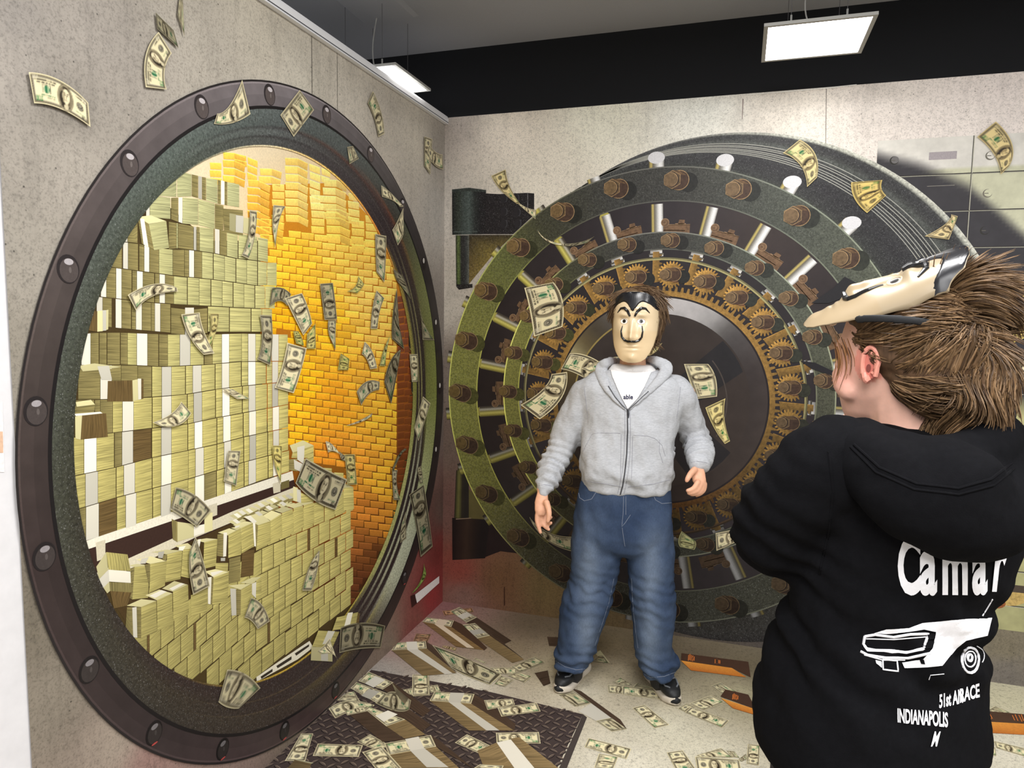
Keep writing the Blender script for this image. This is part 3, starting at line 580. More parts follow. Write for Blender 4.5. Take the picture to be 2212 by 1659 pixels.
for k in range(21):
    a = math.radians(103.4+k*360/21); c = (CA[0]+1.2*math.cos(a), CA[1]+1.2*math.sin(a)); right = math.cos(a) > 0.75
    dk = 0.75 if math.sin(a) < -0.2 else 1.0; g = max(0.55, min(1.15, 0.85+0.3*math.sin(a))); m = MB()
    if right:
        disc(SL, m, c, 0.024, (36, 30, 30), 11.0, 18, 0.034); disc(SL, m, (c[0]-.004, c[1]+.014), 0.011, (196, 190, 184), 11.4, 12, 0.014)
    else:
        disc(SL, m, c, 0.031, tuple(v*g for v in (44, 39, 40)), 11.0, 22, 0.036); disc(SL, m, (c[0]+.002, c[1]-.003), 0.026, tuple(v*g for v in (78, 70, 68)), 11.3, 20, 0.030)
        disc(SL, m, (c[0]+.002, c[1]+.018), 0.013, tuple(v*g for v in (176, 170, 172)), 11.7, 14, 0.008); disc(SL, m, (c[0]+.005, c[1]-.002), 0.004, tuple(v*g for v in (104, 96, 93)), 11.7, 8, 0.008)
        if math.sin(a) < -0.5: disc(SL, m, (c[0], c[1]-.033), 0.012, (170, 72, 68), 11.7, 8, 0.003)
    m.build('rivet', M_PRINT, ring)
# half-round lugs showing inside the right edge
for x, y in ((893,935),(867,1063),(835,1190),(884,735),(889,830)):
    c = SL.m(x, y); m = MB(); disc(SL, m, c, 0.022, (120, 120, 70), 8.6, 16, 0.05); disc(SL, m, (c[0]-.004, c[1]), 0.018, (48, 40, 36), 8.8, 16, 0.042); m.build('lug', M_PRINT, ring)
# slanted light strip printed near the corner
m = MB(); m.add(px(SL, [(894,1284),(946,1244),(946,1259),(897,1303)], 8), (232, 226, 222)); m.add(px(SL, [(884,1287),(893,1283),(898,1302),(887,1312)], 8), (52, 24, 24)); m.build('light_strip', M_PRINT, ML)
# ---- notes flying over the left mural
LN = [
 ((182,223,122,175,53,157,65,224,124,237,187,275),1),((335,70,307,119,307,189,352,194,348,152,363,116),1),((328,28,367,66,378,105,332,63),.62),((380,-6,387,-6,391,80,376,33),.8),
 ((516,173,489,228,462,246,455,268,496,266,534,247),1),((599,249,641,195,672,238,628,296),.95),((825,289,818,243,800,197,789,223,803,256,812,296),1),((929,301,925,377,912,358,912,295),1),((922,313,937,329,951,334,953,366,934,357,917,332),1),
 ((757,316,744,318,749,355,769,343),.85),((375,622,327,613,268,637,286,671,322,640,377,630),.95),((532,454,530,506,515,552,530,559,544,509,548,457),.9),((446,677,447,715,432,738,447,747,460,715,466,677),(.9,.88,.7)),((456,763,433,714,424,675,384,679,402,727,433,766),1),
 ((584,443,582,484,584,505,588,536,597,476,611,446),.95),((805,505,806,550,808,587,825,610,828,560,829,510),.9),((818,401,839,417,866,446,858,447,844,434,820,425),1.05),((866,449,853,478,842,497,854,530,864,512,867,500),1),((844,580,852,605,860,615,882,646,875,620,865,597),.62),
 ((768,596,762,618,743,629,766,633,776,622,781,613),(.95,.95,.7)),((614,661,597,650,576,662,581,622,603,622,622,635),.68),((609,644,629,685,649,724,668,699,659,664,646,633),1),((703,692,703,712,706,727,719,756,719,720,720,691),.85),((695,691,690,652,685,613,713,611,718,650,722,690),.74),
 ((795,710,799,666,808,627,825,644,815,673,810,710),.92),((852,623,843,684,842,732,868,754,861,720,857,704),.58),((554,680,559,732,549,776,577,789,582,737,580,681),.78),((627,715,630,730,634,742,650,747,646,730,637,715),(.85,.86,.6)),((656,753,657,722,675,699,676,753),(.93,.92,.7)),((614,740,602,795,587,837,628,849,644,800,656,752),1.05),
 ((724,799,730,763,749,775,747,799),(.88,.88,.62)),((809,795,799,760,782,738,776,765,786,775,794,797),1),((839,723,824,754,815,790,827,790,830,760,836,730),(.85,.9,.7)),((860,755,838,780,825,825,840,872,852,810,862,747),.58),((880,765,882,795,885,825,897,824,898,795,897,765),.95),((900,663,905,690,908,734,934,735,912,700,903,668),.66),
 ((815,825,788,823,765,846,775,875,793,850,814,842),.82),((743,918,770,908,799,892,797,899,775,911,745,919),.9),((909,856,899,892,890,924,899,952,912,912,925,871),.95),((697,953,710,958,725,975,728,981,714,974,703,977),1.05),((726,974,740,984,755,992,750,994,734,993,728,980),.7),((738,981,742,1015,744,1047,766,1046,763,1015,761,981),(.88,.86,.68)),
 ((744,1035,700,1014,654,989,632,1043,672,1080,719,1101),.76),((582,962,584,990,592,1020,600,1043,602,1000,603,962),(.98,.95,.68)),((896,1010,898,1025,903,1043,909,1043,908,1025,905,1006),.7),((911,1046,919,1098,930,1180,904,1203,891,1120,879,1068),.62),((873,1162,872,1130,871,1105,863,1129,860,1150,860,1172),.72),
 ((842,1014,843,1045,845,1079,860,1080,852,1045,854,1015),.75),((871,968,856,982,842,1014,844,1020,860,985,873,972),.5),((322,912,362,893,384,867,406,892,380,917,340,920),1),((472,840,490,852,506,862,534,861,512,850,496,840),1),((486,973,481,1005,476,1039,504,1049,508,1010,513,973),.92),
 ((418,1138,387,1116,361,1100,372,1052,413,1068,449,1102),.78),((446,1265,432,1210,415,1158,402,1192,402,1235,410,1284),.82),((550,1358,536,1340,521,1333,536,1290,560,1306,576,1341),.82),((684,1187,681,1225,667,1275,647,1275,660,1228,676,1198),.85),((706,1377,694,1393,680,1405,690,1412,712,1412,723,1426),1.05),
 ((727,1410,771,1401,817,1399,827,1351,777,1344,730,1355),.58),((465,1515,485,1527,509,1529,556,1485,524,1455,484,1445),.78),((911,1217,905,1250,885,1280,890,1278,912,1250,915,1233),(.6,.75,.45))]
for c, t in LN: note(SL, c, ML, 18, t)
# ------------------------------------------------------------------ BACK WALL: printed mural of the vault door
BC = [(970,270,(150,142,135)),(1100,270,(196,188,176)),(1300,240,(207,200,186)),(1500,230,(213,207,195)),(1700,220,(207,200,190)),(1900,200,(215,207,200)),(2150,190,(214,205,200)),(2100,260,(215,207,201)),(970,450,(162,156,148)),(1150,400,(188,182,170)),(965,650,(153,146,135)),(965,800,(116,104,94)),(965,950,(98,82,72)),(970,1100,(104,74,66)),(990,1230,(122,60,50)),(1080,1250,(104,74,50)),(1180,1270,(108,90,58)),(1300,1350,(104,88,62)),(1500,1390,(90,82,74)),(1000,1290,(122,92,82)),(2170,1400,(124,116,98)),(2170,1450,(112,106,100)),(1700,1390,(84,78,74))]
BC = [(x, y, tuple(min(250, v*((1.13 if x > 1650 else 1.24) if y < 700 else 1.0)) for v in c)) for x, y, c in BC]  # printed tones, upper ones painted brighter where the lamp light falls short
MBK = base_sheet('wall_mural', SB, 0.001, 3.7, 0.0, 2.757, 70, 56, BC, M_CONC_B)
tag(MBK, 'printed mural of a heavy round vault door with gears and bolts, on the back wall', 'mural')
for q, c in (([(1784,192), (1785.6,192), (1784,312), (1782.6,312)], (128, 120, 114)), ([(1604,214),(1606,214),(1604,255),(1602.6,262)], (130, 112, 110)), ([(1089,1268),(1091,1266),(1091.5,1305),(1089,1310)], (60, 36, 26))):
    m = MB(); m.add(px(SB, q, 1), c); m.build('panel_seam', M_PRINT, MBK)
m = MB(); m.add(px(SB, [(1600,206.5),(1794,189),(1850,183),(1850,185),(1794,192),(1600,207.5)], 6), (240, 238, 232)); m.build('curled_edge', M_PRINT, MBK)
# ---- safe-deposit boxes
X0, ZB = 2.168, 0.262
lightln = [SB.m(*p) for p in ((1885,333),(1893,334),(1986,357),(2045,383),(2092,403),(2145,449),(2212,508),(2260,570),(2300,640))]
def depc(x, z):
    zl = float(np.interp(x, [p[0] for p in lightln], [p[1] for p in lightln])); d = z-zl; t = min(1, max(0, d/0.055+0.45))
    up = np.array((228, 225, 217)) if z > 2.36 else np.array((206, 206, 178)); dk = np.array((58, 56, 60))
    if z < 1.3: return (176, 172, 124) if z > 0.50 else (160, 158, 116)
    return tuple(dk*(1-t)+up*t)
xs = np.concatenate([np.linspace(X0, 2.95, 56), np.linspace(3.0, 3.6, 4)]); zs = np.concatenate([np.linspace(ZB, 1.25, 6), np.linspace(1.35, 2.498, 80)])
V = [SB.P((x, z), 1) for z in zs for x in xs]; Cc = np.array([lin(depc(x, z)) for z in zs for x in xs])
m = MB(); m.grid(V, Cc, len(xs), len(zs)); dep = m.build('deposit_boxes', M_RING, MBK)
m = MB()
rowz = [2.498-0.163*i for i in range(1, 14)]
for z in rowz:
    lit = z > 1.9
    m.add([SB.P(p, 1.6) for p in ((X0, z-.002), (3.6, z-.002), (3.6, z+.002), (X0, z+.002))], (46, 42, 40)); m.add([SB.P(p, 1.7) for p in ((X0, z-.005), (3.6, z-.005), (3.6, z-.002), (X0, z-.002))], (168, 166, 150))
for x in (2.553, 2.938, 3.323): m.add([SB.P(p, 1.6) for p in ((x-.003, ZB), (x, ZB), (x, 2.498), (x-.003, 2.498))], (60, 56, 52)); m.add([SB.P(p, 1.7) for p in ((x, ZB), (x+.003, ZB), (x+.003, 2.498), (x, 2.498))], (190, 188, 172))
m.build('drawer_line', M_PRINT, dep)
for i, z in enumerate([2.498-0.163*(k+.5) for k in range(13)]):
    for cx in (2.24, 2.62, 3.0):
        c = (cx, z-.01); m = MB(); dark = depc(*c)[0] < 120; f = 0.4 if dark else 1
        disc(SB, m, c, .019, tuple(v*f for v in (120, 116, 104)), 2, 18); disc(SB, m, (c[0]+.003, c[1]+.002), .016, depc(*c), 2.3, 18); m.add([SB.P(p, 2.6) for p in ((c[0]-.012, c[1]-.0015), (c[0]+.004, c[1]-.0015), (c[0]+.004, c[1]+.0015), (c[0]-.012, c[1]+.0015))], (96, 92, 84))
        m.build('lock', M_PRINT, dep)
for k in range(13):
    z = 2.498-0.163*(k+.5); m = MB(); low = z < 1.3; xw = 2.38 if not low else 2.83; c0 = (172, 164, 168) if not low else (74, 64, 56)
    if k in (0, 1) or low:
        if k == 1: m.add([SB.P(p, 2) for p in ((xw, z+.03), (xw+.11, z+.03), (xw+.11, z+.032), (xw, z+.032))], (150, 146, 136))
        else: m.add([SB.P(p, 2) for p in ((xw, z-.016), (xw+(.11 if not low else .3), z-.016), (xw+(.11 if not low else .3), z+.018), (xw, z+.018))], c0)
        m.build('name_slot', M_PRINT, dep)
m = MB()      # warm blotch
c = SB.m(2165, 1285); disc(SB, m, c, .10, (176, 150, 92), 1.8, 20, .05); disc(SB, m, SB.m(2150,1302), .04, (140, 84, 50), 1.9, 16, .025); m.build('rust_stain', M_RUST, dep)
# ---- the door's thick body behind its face
DC, R1 = (1.2180, 1.2520), 1.178
CRIM, RRIM = (1.5151, 1.2954), 1.2819
def body(a, t):
    a = a % 360
    up = [(0,(70,74,66)),(.05,(52,53,52)),(.30,(46,45,48)),(.52,(60,61,62)),(.6,(50,50,52)),(.72,(84,88,84)),(.78,(60,61,60)),(.86,(54,54,56)),(.875,(82,82,80)),(.885,(56,56,58)),(.93,(66,67,66)),(.955,(188,190,178)),(1,(205,205,194))]
    lt = [(0,(60,62,60)),(.5,(96,98,98)),(1,(78,78,80))]; dn = [(0,(44,43,40)),(.5,(50,49,47)),(1,(44,42,42))]
    if 20 <= a <= 75: return stops(up, t)
    if 75 < a <= 120: f = (a-75)/45; return tuple(p*(1-f)+q*f for p, q in zip(stops(up, t), stops(lt, t)))
    if a < 20: f = a/20; f = max(0, f); return tuple(p*(1-f)+q*f for p, q in zip(stops(dn, t), stops(up, t)))
    if 120 < a < 200: return stops(lt, t)
    return stops(dn, t)
m = MB(); annulus(SB, m, DC, R1, CRIM, RRIM, body, 3, 150, 26); door_body = m.build('door_body', M_ROUGH, MBK)
m = MB()
for t in (.44, .475, .515, .55, .60, .635, .69):
    c = (DC[0]+(CRIM[0]-DC[0])*t, DC[1]+(CRIM[1]-DC[1])*t); r = R1+(RRIM-R1)*t
    annulus(SB, m, c, r, c, r-.0035, lambda a, q: (168, 168, 160) if a > 35 else (lambda f: (60+110*f, 60+108*f, 58+98*f))(max(0, min(1, (a+30)/60))), 3.5, 110, a0=math.radians(-70), a1=math.radians(118))
m.build('turned_groove', M_PRINT, door_body)
# ---- hinge
m = MB(); G1 = (40, 46, 42); DKH = (34, 30, 32)
Hp = lambda x, y: (940+x*.15371, 400+y*.15371)
def strip(mb, pts_l, pts_r, cl, k, sh=SB):
    n = len(cl)-1
    for i in range(n):
        f0, f1 = i/n, (i+1)/n; q = [tuple(a*(1-f)+b*f for a, b in zip(pts_l[j], pts_r[j])) for j, f in ((0, f0), (0, f1), (1, f1), (1, f0))]
        mb.add(px(sh, q, k), [cl[i], cl[i+1], cl[i+1], cl[i]])
strip(m, [Hp(242,60), Hp(245,700)], [Hp(720,70), Hp(720,690)], [(26,24,26),(46,52,44),(64,72,68),(74,84,80),(42,46,44),(30,28,30),(30,26,28)], 2.0)
m.add(px(SB, [Hp(720,118),Hp(900,128),Hp(1300,110),Hp(1395,118),Hp(1395,420),Hp(1100,690),Hp(720,690)], 1.9), DKH); m.add(px(SB, [Hp(1300,112),Hp(1310,112),Hp(1310,330),Hp(1300,330)], 2.3), (110,108,112))
m.add(px(SB, [Hp(242,62),Hp(480,38),Hp(720,70),Hp(720,100),Hp(480,90),Hp(242,100)], 2.4), (52, 58, 54)); m.add(px(SB, [Hp(260,652),Hp(600,650),Hp(600,660),Hp(260,664)], 2.4), (84, 92, 88))
m.build('upper_hinge', M_ROUGH, door_body)
for (x, y) in ((965,190),(965,375),(965,545),(1130,180),(1150,385),(1160,540)):
    m = MB(); c = SB.m(*Hp(x, y)); disc(SB, m, c, .018, (40, 37, 40), 2.6, 14, .025); disc(SB, m, (c[0]+.012, c[1]), .011, (66, 66, 70), 2.8, 12, .02); disc(SB, m, (c[0]+.009, c[1]), .009, (38, 35, 38), 3.0, 12, .018); m.build('hinge_bolt', M_PRINT, door_body)
m = MB(); strip(m, [Hp(293,705), Hp(300,1425)], [Hp(482,705), Hp(480,1400)], [(30,28,28),(92,106,58),(40,40,36),(44,42,40),(56,58,56),(90,92,84)], 1.8)
m.add(px(SB, [Hp(480,700),Hp(1100,700),Hp(800,1000),Hp(480,1390)], 1.6), [(52,44,32),(60,52,34),(126,110,56),(112,94,50)])
m.add(px(SB, [Hp(300,1395),Hp(530,1390),Hp(530,1440),Hp(340,1470),Hp(305,1430)], 2.2), (34, 30, 28)); m.build('hinge_post', M_ROUGH, door_body)
Jp = lambda x, y: (940+x*.25316, 980+y*.25316)
m = MB(); strip(m, [Jp(182,140), Jp(165,560)], [Jp(290,140), Jp(290,560)], [(30,24,22),(96,92,50),(44,38,30),(36,32,28),(40,34,30)], 1.8); m.add(px(SB, [Jp(200,100),Jp(245,100),Jp(250,140),Jp(192,142)], 1.8), (66,58,40)); m.add(px(SB, [Jp(290,300),Jp(400,400),Jp(470,580),Jp(290,560)], 1.6), (84, 76, 44))
strip(m, [Jp(148,545), Jp(150,905)], [Jp(470,560), Jp(430,890)], [(26,18,18),(40,28,24),(50,36,28),(36,26,22),(26,20,20),(26,20,20)], 2.0)
m.add(px(SB, [Jp(430,560),Jp(480,590),Jp(640,760),Jp(720,850),Jp(560,830),Jp(430,880)], 1.9), (32, 22, 22)); m.add(px(SB, [Jp(180,552),Jp(310,545),Jp(310,551),Jp(180,560)], 2.4), (130,110,90)); m.build('lower_hinge', M_RING, door_body)
# ---- bolt work: rod ends, dark well, flanges
NB = 23; STEP = 360/NB
def pol(r, deg, c=DC): a = math.radians(deg); return (c[0]+r*math.cos(a), c[1]+r*math.sin(a))
def shade(deg, x=None):
    """brightness of the printed picture round the dial"""
    return float(np.interp(math.sin(math.radians(deg)), (-1, -.6, 0, .6, 1), (.50, .58, .82, 1.0, 1.04)))
def warm(deg): return max(0.0, -math.cos(math.radians(deg)))
def rod(mb, r0, r1, deg, hw, k, dim=1.0):
    c0, c1 = pol(r0, deg), pol(r1, deg); t = np.array(c1)-np.array(c0); t /= np.linalg.norm(t); n = np.array((t[1], -t[0]))
    wl = warm(deg)
    cols = [(84,78,62),(196,178,104),(104,98,88),(150,148,142),(206,206,204),(240,240,240),(226,226,226),(120,116,110)] if wl < .5 else [(80,72,50),(170,160,74),(214,204,110),(150,142,80),(190,186,170),(90,82,70),(52,46,42)]
    if n[1]*1.0 < 0 and wl < .5: pass
    L = len(cols)-1
    for i in range(L):
        a, b = -1+2*i/L, -1+2*(i+1)/L; f = shade(deg)*dim
        q = [np.array(c0)+n*hw*a, np.array(c0)+n*hw*b, np.array(c1)+n*hw*b, np.array(c1)+n*hw*a]
        ca, cb = tuple(v*f for v in cols[i]), tuple(v*f for v in cols[i+1]); mb.add([SB.P(p, k) for p in q], [ca, cb, cb, ca])
for k in range(NB):
    d = 92.6-STEP*k; m = MB(); big = -50 < ((d+180) % 360)-180 < 100
    if big:
        rod(m, 1.12, 1.228, d, .038, 4.0); c = pol(1.228, d); disc(SB, m, c, .042, (226, 226, 230), 4.4, 22, .030)
    else: rod(m, 1.12, 1.203, d, .034, 4.0)
    m.build('locking_bolt', M_PRINT, door_body)
oliv = angtab([(180,(116,116,58)),(160,(120,120,62)),(140,(98,102,56)),(125,(62,62,46)),(105,(62,62,59)),(85,(62,62,58)),(60,(74,78,70)),(35,(84,88,76)),(10,(74,76,62)),(-30,(56,56,46)),(-75,(50,51,44)),(-110,(44,43,36)),(-130,(56,54,34)),(-150,(98,97,48))])
m = MB(); annulus(SB, m, DC, R1, DC, 1.0111, lambda a, t: tuple(v*(1.05-.08*t) for v in oliv(a)), 5, 150, 3); big = m.build('outer_flange', M_ROUGH, door_body)
m = MB(); annulus(SB, m, DC, R1+.003, DC, R1-.003, lambda a, t: tuple(min(235, v*1.7+10) for v in oliv(a)), 5.4, 150); m.build('flange_edge', M_PRINT, big); m = MB(); annulus(SB, m, DC, 1.014, DC, 1.008, lambda a, t: tuple(v*1.5 for v in oliv(a)), 5.4, 150); m.build('flange_edge', M_PRINT, big)
well = angtab([(180,(34,27,27)),(90,(50,44,48)),(60,(58,48,46)),(30,(48,42,44)),(0,(44,39,42)),(-90,(40,36,38))])
m = MB(); annulus(SB, m, DC, 1.012, DC, .83, lambda a, t: well(a), 4.6, 120, 2); m.build('dark_well', M_RING, door_body)
MC = (1.2088, 1.2660)
for k in range(NB):
    d = 92.6-STEP*k
    m = MB(); rod(m, 0.83, 0.998, d, .030, 5.0)
    ce = pol(.995, d); t = np.array(pol(1, d))-np.array(DC)
    if warm(d) > .3: disc(SB, m, pol(.985, d), .030, tuple(v*shade(d) for v in (176, 166, 84)), 4.9, 16)
    m.build('chrome_rod', M_PRINT, door_body)
    # bronze latch block between the rods
    d2 = 86.8-STEP*k; f = shade(d2); m = MB(); a = math.radians(d2); e = np.array((math.cos(a), math.sin(a))); s = np.array((math.sin(a), -math.cos(a))); c = np.array(pol(.868, d2)); 
    Q = lambda u, v: SB.P(tuple(c+s*u+e*v), 5.2)
    cb = tuple(v*f for v in (112, 86, 63)); hi = tuple(v*f for v in (146, 118, 90)); dk2 = tuple(v*f for v in (84, 60, 44))
    m.add([Q(-.058, -.03), Q(.072, -.03), Q(.072, .028), Q(-.058, .022)], cb); m.add([Q(-.058, .020), Q(.072, .026), Q(.072, .030), Q(-.058, .025)], hi); m.add([Q(-.056, -.006), Q(.05, -.004), Q(.05, -.001), Q(-.056, -.003)], dk2)
    m.add([Q(.012, .028), Q(.044, .03), Q(.044, .05), Q(.016, .05)], cb); m.add([Q(-.002, .026), Q(.05, .029), Q(.05, .033), Q(-.002, .031)], hi)
    lc = tuple(c+s*-.052+e*.034); disc(SB, m, lc, .021, hi, 5.5, 14); disc(SB, m, lc, .018, cb, 5.8, 14); disc(SB, m, (lc[0]-.003, lc[1]), .010, hi, 6.1, 10); disc(SB, m, (lc[0]-.004, lc[1]), .008, dk2 if warm(d2) > .5 else cb, 6.3, 10)
    m.build('latch_block', M_RUST, door_body)
m = MB(); annulus(SB, m, MC, .842, MC, .757, lambda a, t: tuple(v*(1.02-.06*t) for v in oliv(a)), 7, 130, 2); mid = m.build('inner_flange', M_ROUGH, door_body)
m = MB(); annulus(SB, m, MC, .845, MC, .839, lambda a, t: tuple(min(230, v*1.9+10) for v in oliv(a)), 7.4, 130); m.build('flange_edge', M_PRINT, mid); m = MB(); annulus(SB, m, MC, .760, MC, .754, lambda a, t: tuple(v*1.5 for v in oliv(a)), 7.4, 130); m.build('flange_edge', M_PRINT, mid)
m = MB(); disc(SB, m, MC, .758, (42, 37, 40), 6.2, 110); m.build('gear_well', M_RING, door_body)
def bolt(parent, cb, ch, rw, k, deg, name):
    """a hexagon-headed bolt: washer ring at cb, head at ch"""
    f = shade(deg); wl = warm(deg); base = np.array((112, 91, 66))*(1-wl*.6)+np.array((126, 102, 50))*wl*.6
    top = tuple(base*f); hi = tuple(np.array((158, 130, 94))*f); sd = tuple(np.array((72, 53, 42))*f); sd2 = tuple(np.array((104, 80, 56))*f); dk = tuple(np.array((50, 36, 32))*f)
    cb, ch = np.array(cb), np.array(ch); m = MB(); n = 14
    sh = cb+np.array((.045, -.012)); disc(SB, m, tuple(sh), rw*.95, tuple(v*.6 for v in oliv(deg)), k, 16)
    disc(SB, m, tuple(cb), rw, hi, k+.4, 22); disc(SB, m, tuple(cb), rw*.93, sd, k+.8, 22)
    hx = [ch+rw*.93*np.array((math.cos(math.radians(a)), math.sin(math.radians(a)))) for a in (30, 90, 150, 210, 270, 330)]
    off = cb-ch
    for i in range(6):
        p, q = hx[i], hx[(i+1) % 6]; nn = np.array((q[1]-p[1], p[0]-q[0]))
        if nn @ off > 0: m.add([SB.P(tuple(v), k+1.2) for v in (p, q, q+off*.92, p+off*.92)], sd2 if (p[1]+q[1])/2 > ch[1]+.002 else sd)
    m.add([SB.P(tuple(v), k+1.6) for v in hx], hi); m.add([SB.P(tuple(ch+(v-ch)*.94), k+2.0) for v in hx], tuple(v*.86 for v in top))
    c2 = ch+np.array((-.004, 0)); disc(SB, m, tuple(c2), rw*.74, dk, k+2.4, 20); disc(SB, m, tuple(c2+np.array((-.003, .001))), rw*.70, hi, k+2.8, 20); disc(SB, m, tuple(c2+np.array((-.004, .0))), rw*.66, top, k+3.2, 20)
    return m.build(name, M_RUST, parent)
for k in range(NB):
    d = 86.9-STEP*k; cb = pol(1.112-.02*warm(d), d); dx = -.034-.012*warm(d)+.008*max(0, math.cos(math.radians(d))); bolt(big, cb, (cb[0]+dx, cb[1]+.004-.006*math.cos(math.radians(d))), .050, 8, d, 'hex_bolt')
    cb = pol(.800, d-.3, MC); bolt(mid, cb, (cb[0]+dx*.8, cb[1]+.002), .037, 12, d, 'hex_bolt')
# ---- gear train
brass = lambda f: (np.array((152, 117, 60))*f)
for k in range(NB):
    d = 92.5-STEP*k; f = shade(d); m = MB(); a = math.radians(d); e = np.array((math.cos(a), math.sin(a))); s = np.array((math.sin(a), -math.cos(a))); c = np.array(pol(.66, d, MC))
    Q = lambda u, v, kk: SB.P(tuple(c+s*u+e*v), kk)
    col = tuple(brass(f*1.0)); lo = tuple(brass(f*.8))
    m.add([Q(-.019, -.072, 8), Q(.016, -.066, 8), Q(.016, .085, 8), Q(-.014, .085, 8)], [col, lo, lo, col]); m.add([Q(-.021, -.073, 7.8), Q(-.017, -.072, 7.8), Q(-.012, .085, 7.8), Q(-.016, .085, 7.8)], tuple(brass(f*1.3)))
    for i in range(7):
        v = -.066+i*.021; m.add([Q(.016, v, 8), Q(.030, v+.003, 8), Q(.030, v+.009, 8), Q(.016, v+.013, 8)], lo)
    m.build('rack_bar', M_RUST, mid)
    m = MB(); q = 0.745
    c = np.array(pol(q, d, MC)); Q = lambda u, v, kk: SB.P(tuple(c+s*u+e*v), kk)
    m.add([Q(-.017, -.030, 6.6), Q(.017, -.030, 6.6), Q(.017, 0, 6.6), Q(-.017, 0, 6.6)], tuple(brass(f*.9)))
    for v, wd, cc in ((-.024, .035, (206,206,204)), (-.016, .037, (110,104,92)), (-.010, .030, (232,230,226)), (-.002, .03, (206,204,200)), (.006, .03, (150,146,136))):
        m.add([Q(-wd, v, 6.7), Q(wd, v, 6.7), Q(wd, v+.008+(.015 if v > .02 else 0), 6.7), Q(-wd, v+.008+(.015 if v > .02 else 0), 6.7)], [tuple(x*f*g for x in cc) for g in (.8, 1.1, .9, .7)])
    m.build('collar', M_PRINT, mid)
m = MB(); annulus(SB, m, (1.2040, 1.2600), .722, (1.2040, 1.2600), .708, lambda a, t: tuple(np.array((168, 160, 112) if math.sin(math.radians(a)) > -.5 else (120, 92, 66))*(1.0 if t > .5 else .66)*shade(a)), 9, 120, 2); m.build('brass_hoop', M_PRINT, mid)
GC = (1.2139, 1.2480)
P = []; NTH = 118
for i in range(NTH):
    for da, r in ((0, .565), (.10, .589), (.42, .589), (.52, .565)): P.append((math.radians((i+da)*360/NTH), r))
m = MB()
for i in range(len(P)):
    (a0, r0), (a1, r1) = P[i], P[(i+1) % len(P)]
    if i == len(P)-1: a1 += 2*PI
    g0, g1 = shade(math.degrees(a0)), shade(math.degrees(a1)); pt = lambda a, r: SB.P((GC[0]+r*math.cos(a), GC[1]+r*math.sin(a)), 9.5)
    red = max(0, -math.sin(a0)-.55)*.6; bc = lambda f: tuple(brass(f)*np.array((1+red*.3, 1-red*.2, 1-red*.3)))
    m.add([pt(a0, .536), pt(a1, .536), pt(a1, r1), pt(a0, r0)], [bc(g0*1.05), bc(g1*1.05), bc(g1*.92), bc(g0*.92)])
m.build('ring_gear', M_RUST, mid)
for k in range(NB):
    d = 86.1-STEP*k; f = shade(d); c = pol(.640, d, (1.2125, 1.2560)); m = MB(); NG_ = 24; rr = []
    for i in range(NG_):
        for da, r in ((0, .054), (.2, .066), (.38, .070), (.58, .066), (.8, .054)): rr.append((2*PI*(i+da)/NG_, r))
    for i in range(len(rr)):
        (a0, r0), (a1, r1) = rr[i], rr[(i+1) % len(rr)]; a1 += 2*PI if i == len(rr)-1 else 0
        pt = lambda a, r: SB.P((c[0]+r*math.cos(a), c[1]+r*math.sin(a)), 10.5)
        g0 = f*(1.0-.22*math.cos(a0+.5)); g1 = f*(1.0-.22*math.cos(a1+.5))
        m.add([SB.P(c, 10.5), pt(a0, r0), pt(a1, r1)], [tuple(brass(f*.7)), tuple(brass(g0*1.12)), tuple(brass(g1*1.12))])
    sx = -.5*math.cos(math.radians(d))
    disc(SB, m, (c[0]+.022, c[1]-.004), .046, tuple(np.array((96, 62, 44))*f), 11, 18, .036); gear = m.build('gear', M_RUST, mid)
    bolt(mid, (c[0]+.014, c[1]+.001), (c[0]-.028-.012*warm(d), c[1]), .036, 11.4, d, 'gear_bolt')
# ---- centre dial
m = MB(); disc(SB, m, GC, .539, (36, 30, 32), 9.8, 100); cdial = m.build('centre_dial', M_RING, mid)
sil = angtab([(90,(188,185,186)),(70,(184,181,182)),(58,(150,148,148)),(50,(96,93,92)),(42,(74,70,70)),(20,(58,51,50)),(-40,(56,48,45)),(-90,(50,42,40)),(-150,(44,36,34)),(180,(60,50,38)),(165,(84,70,40)),(152,(150,140,104)),(143,(92,80,54)),(132,(70,62,50)),(118,(90,86,84)),(108,(170,168,168))])
m = MB(); annulus(SB, m, GC, .530, GC, .447, lambda a, t: tuple(v*(1.04-.08*t) for v in sil(a)), 10.2, 130, 2); m.build('dial_rim', M_RING, cdial)
m = MB(); disc(SB, m, GC, .448, (56, 48, 45), 10.2, 90)
def insd(q): return math.hypot(q[0]-GC[0], q[1]-GC[1]) < .445
m.add([SB.P((GC[0]+.44*math.cos(a), GC[1]+.44*math.sin(a)), 10.4) for a in (math.radians(x) for x in (46, 40, 34, 28, 22))]+[SB.P((GC[0]-.05, GC[1]-.19), 10.4), SB.P((GC[0]-.1, GC[1]-.05), 10.4)], [(38,37,40)]*5+[(46,41,41)]*2)
m.add([SB.P((GC[0]+.44*math.cos(a), GC[1]+.44*math.sin(a)), 10.4) for a in (math.radians(x) for x in (-34, -42, -50, -58, -66))]+[SB.P((GC[0]-.05, GC[1]-.12), 10.6), SB.P((GC[0]+.05, GC[1]+.02), 10.6)], [(36,34,37)]*5+[(46,41,41)]*2)
for a0, a1 in ((100, 262),): annulus(SB, m, GC, .450, GC, .442, lambda a, t: (150, 132, 76), 10.6, 60, a0=math.radians(a0), a1=math.radians(a1))
annulus(SB, m, GC, .340, GC, .334, lambda a, t: (74, 66, 62), 10.6, 60, a0=math.radians(-30), a1=math.radians(40)); m.build('dial_hub', M_RING, cdial)
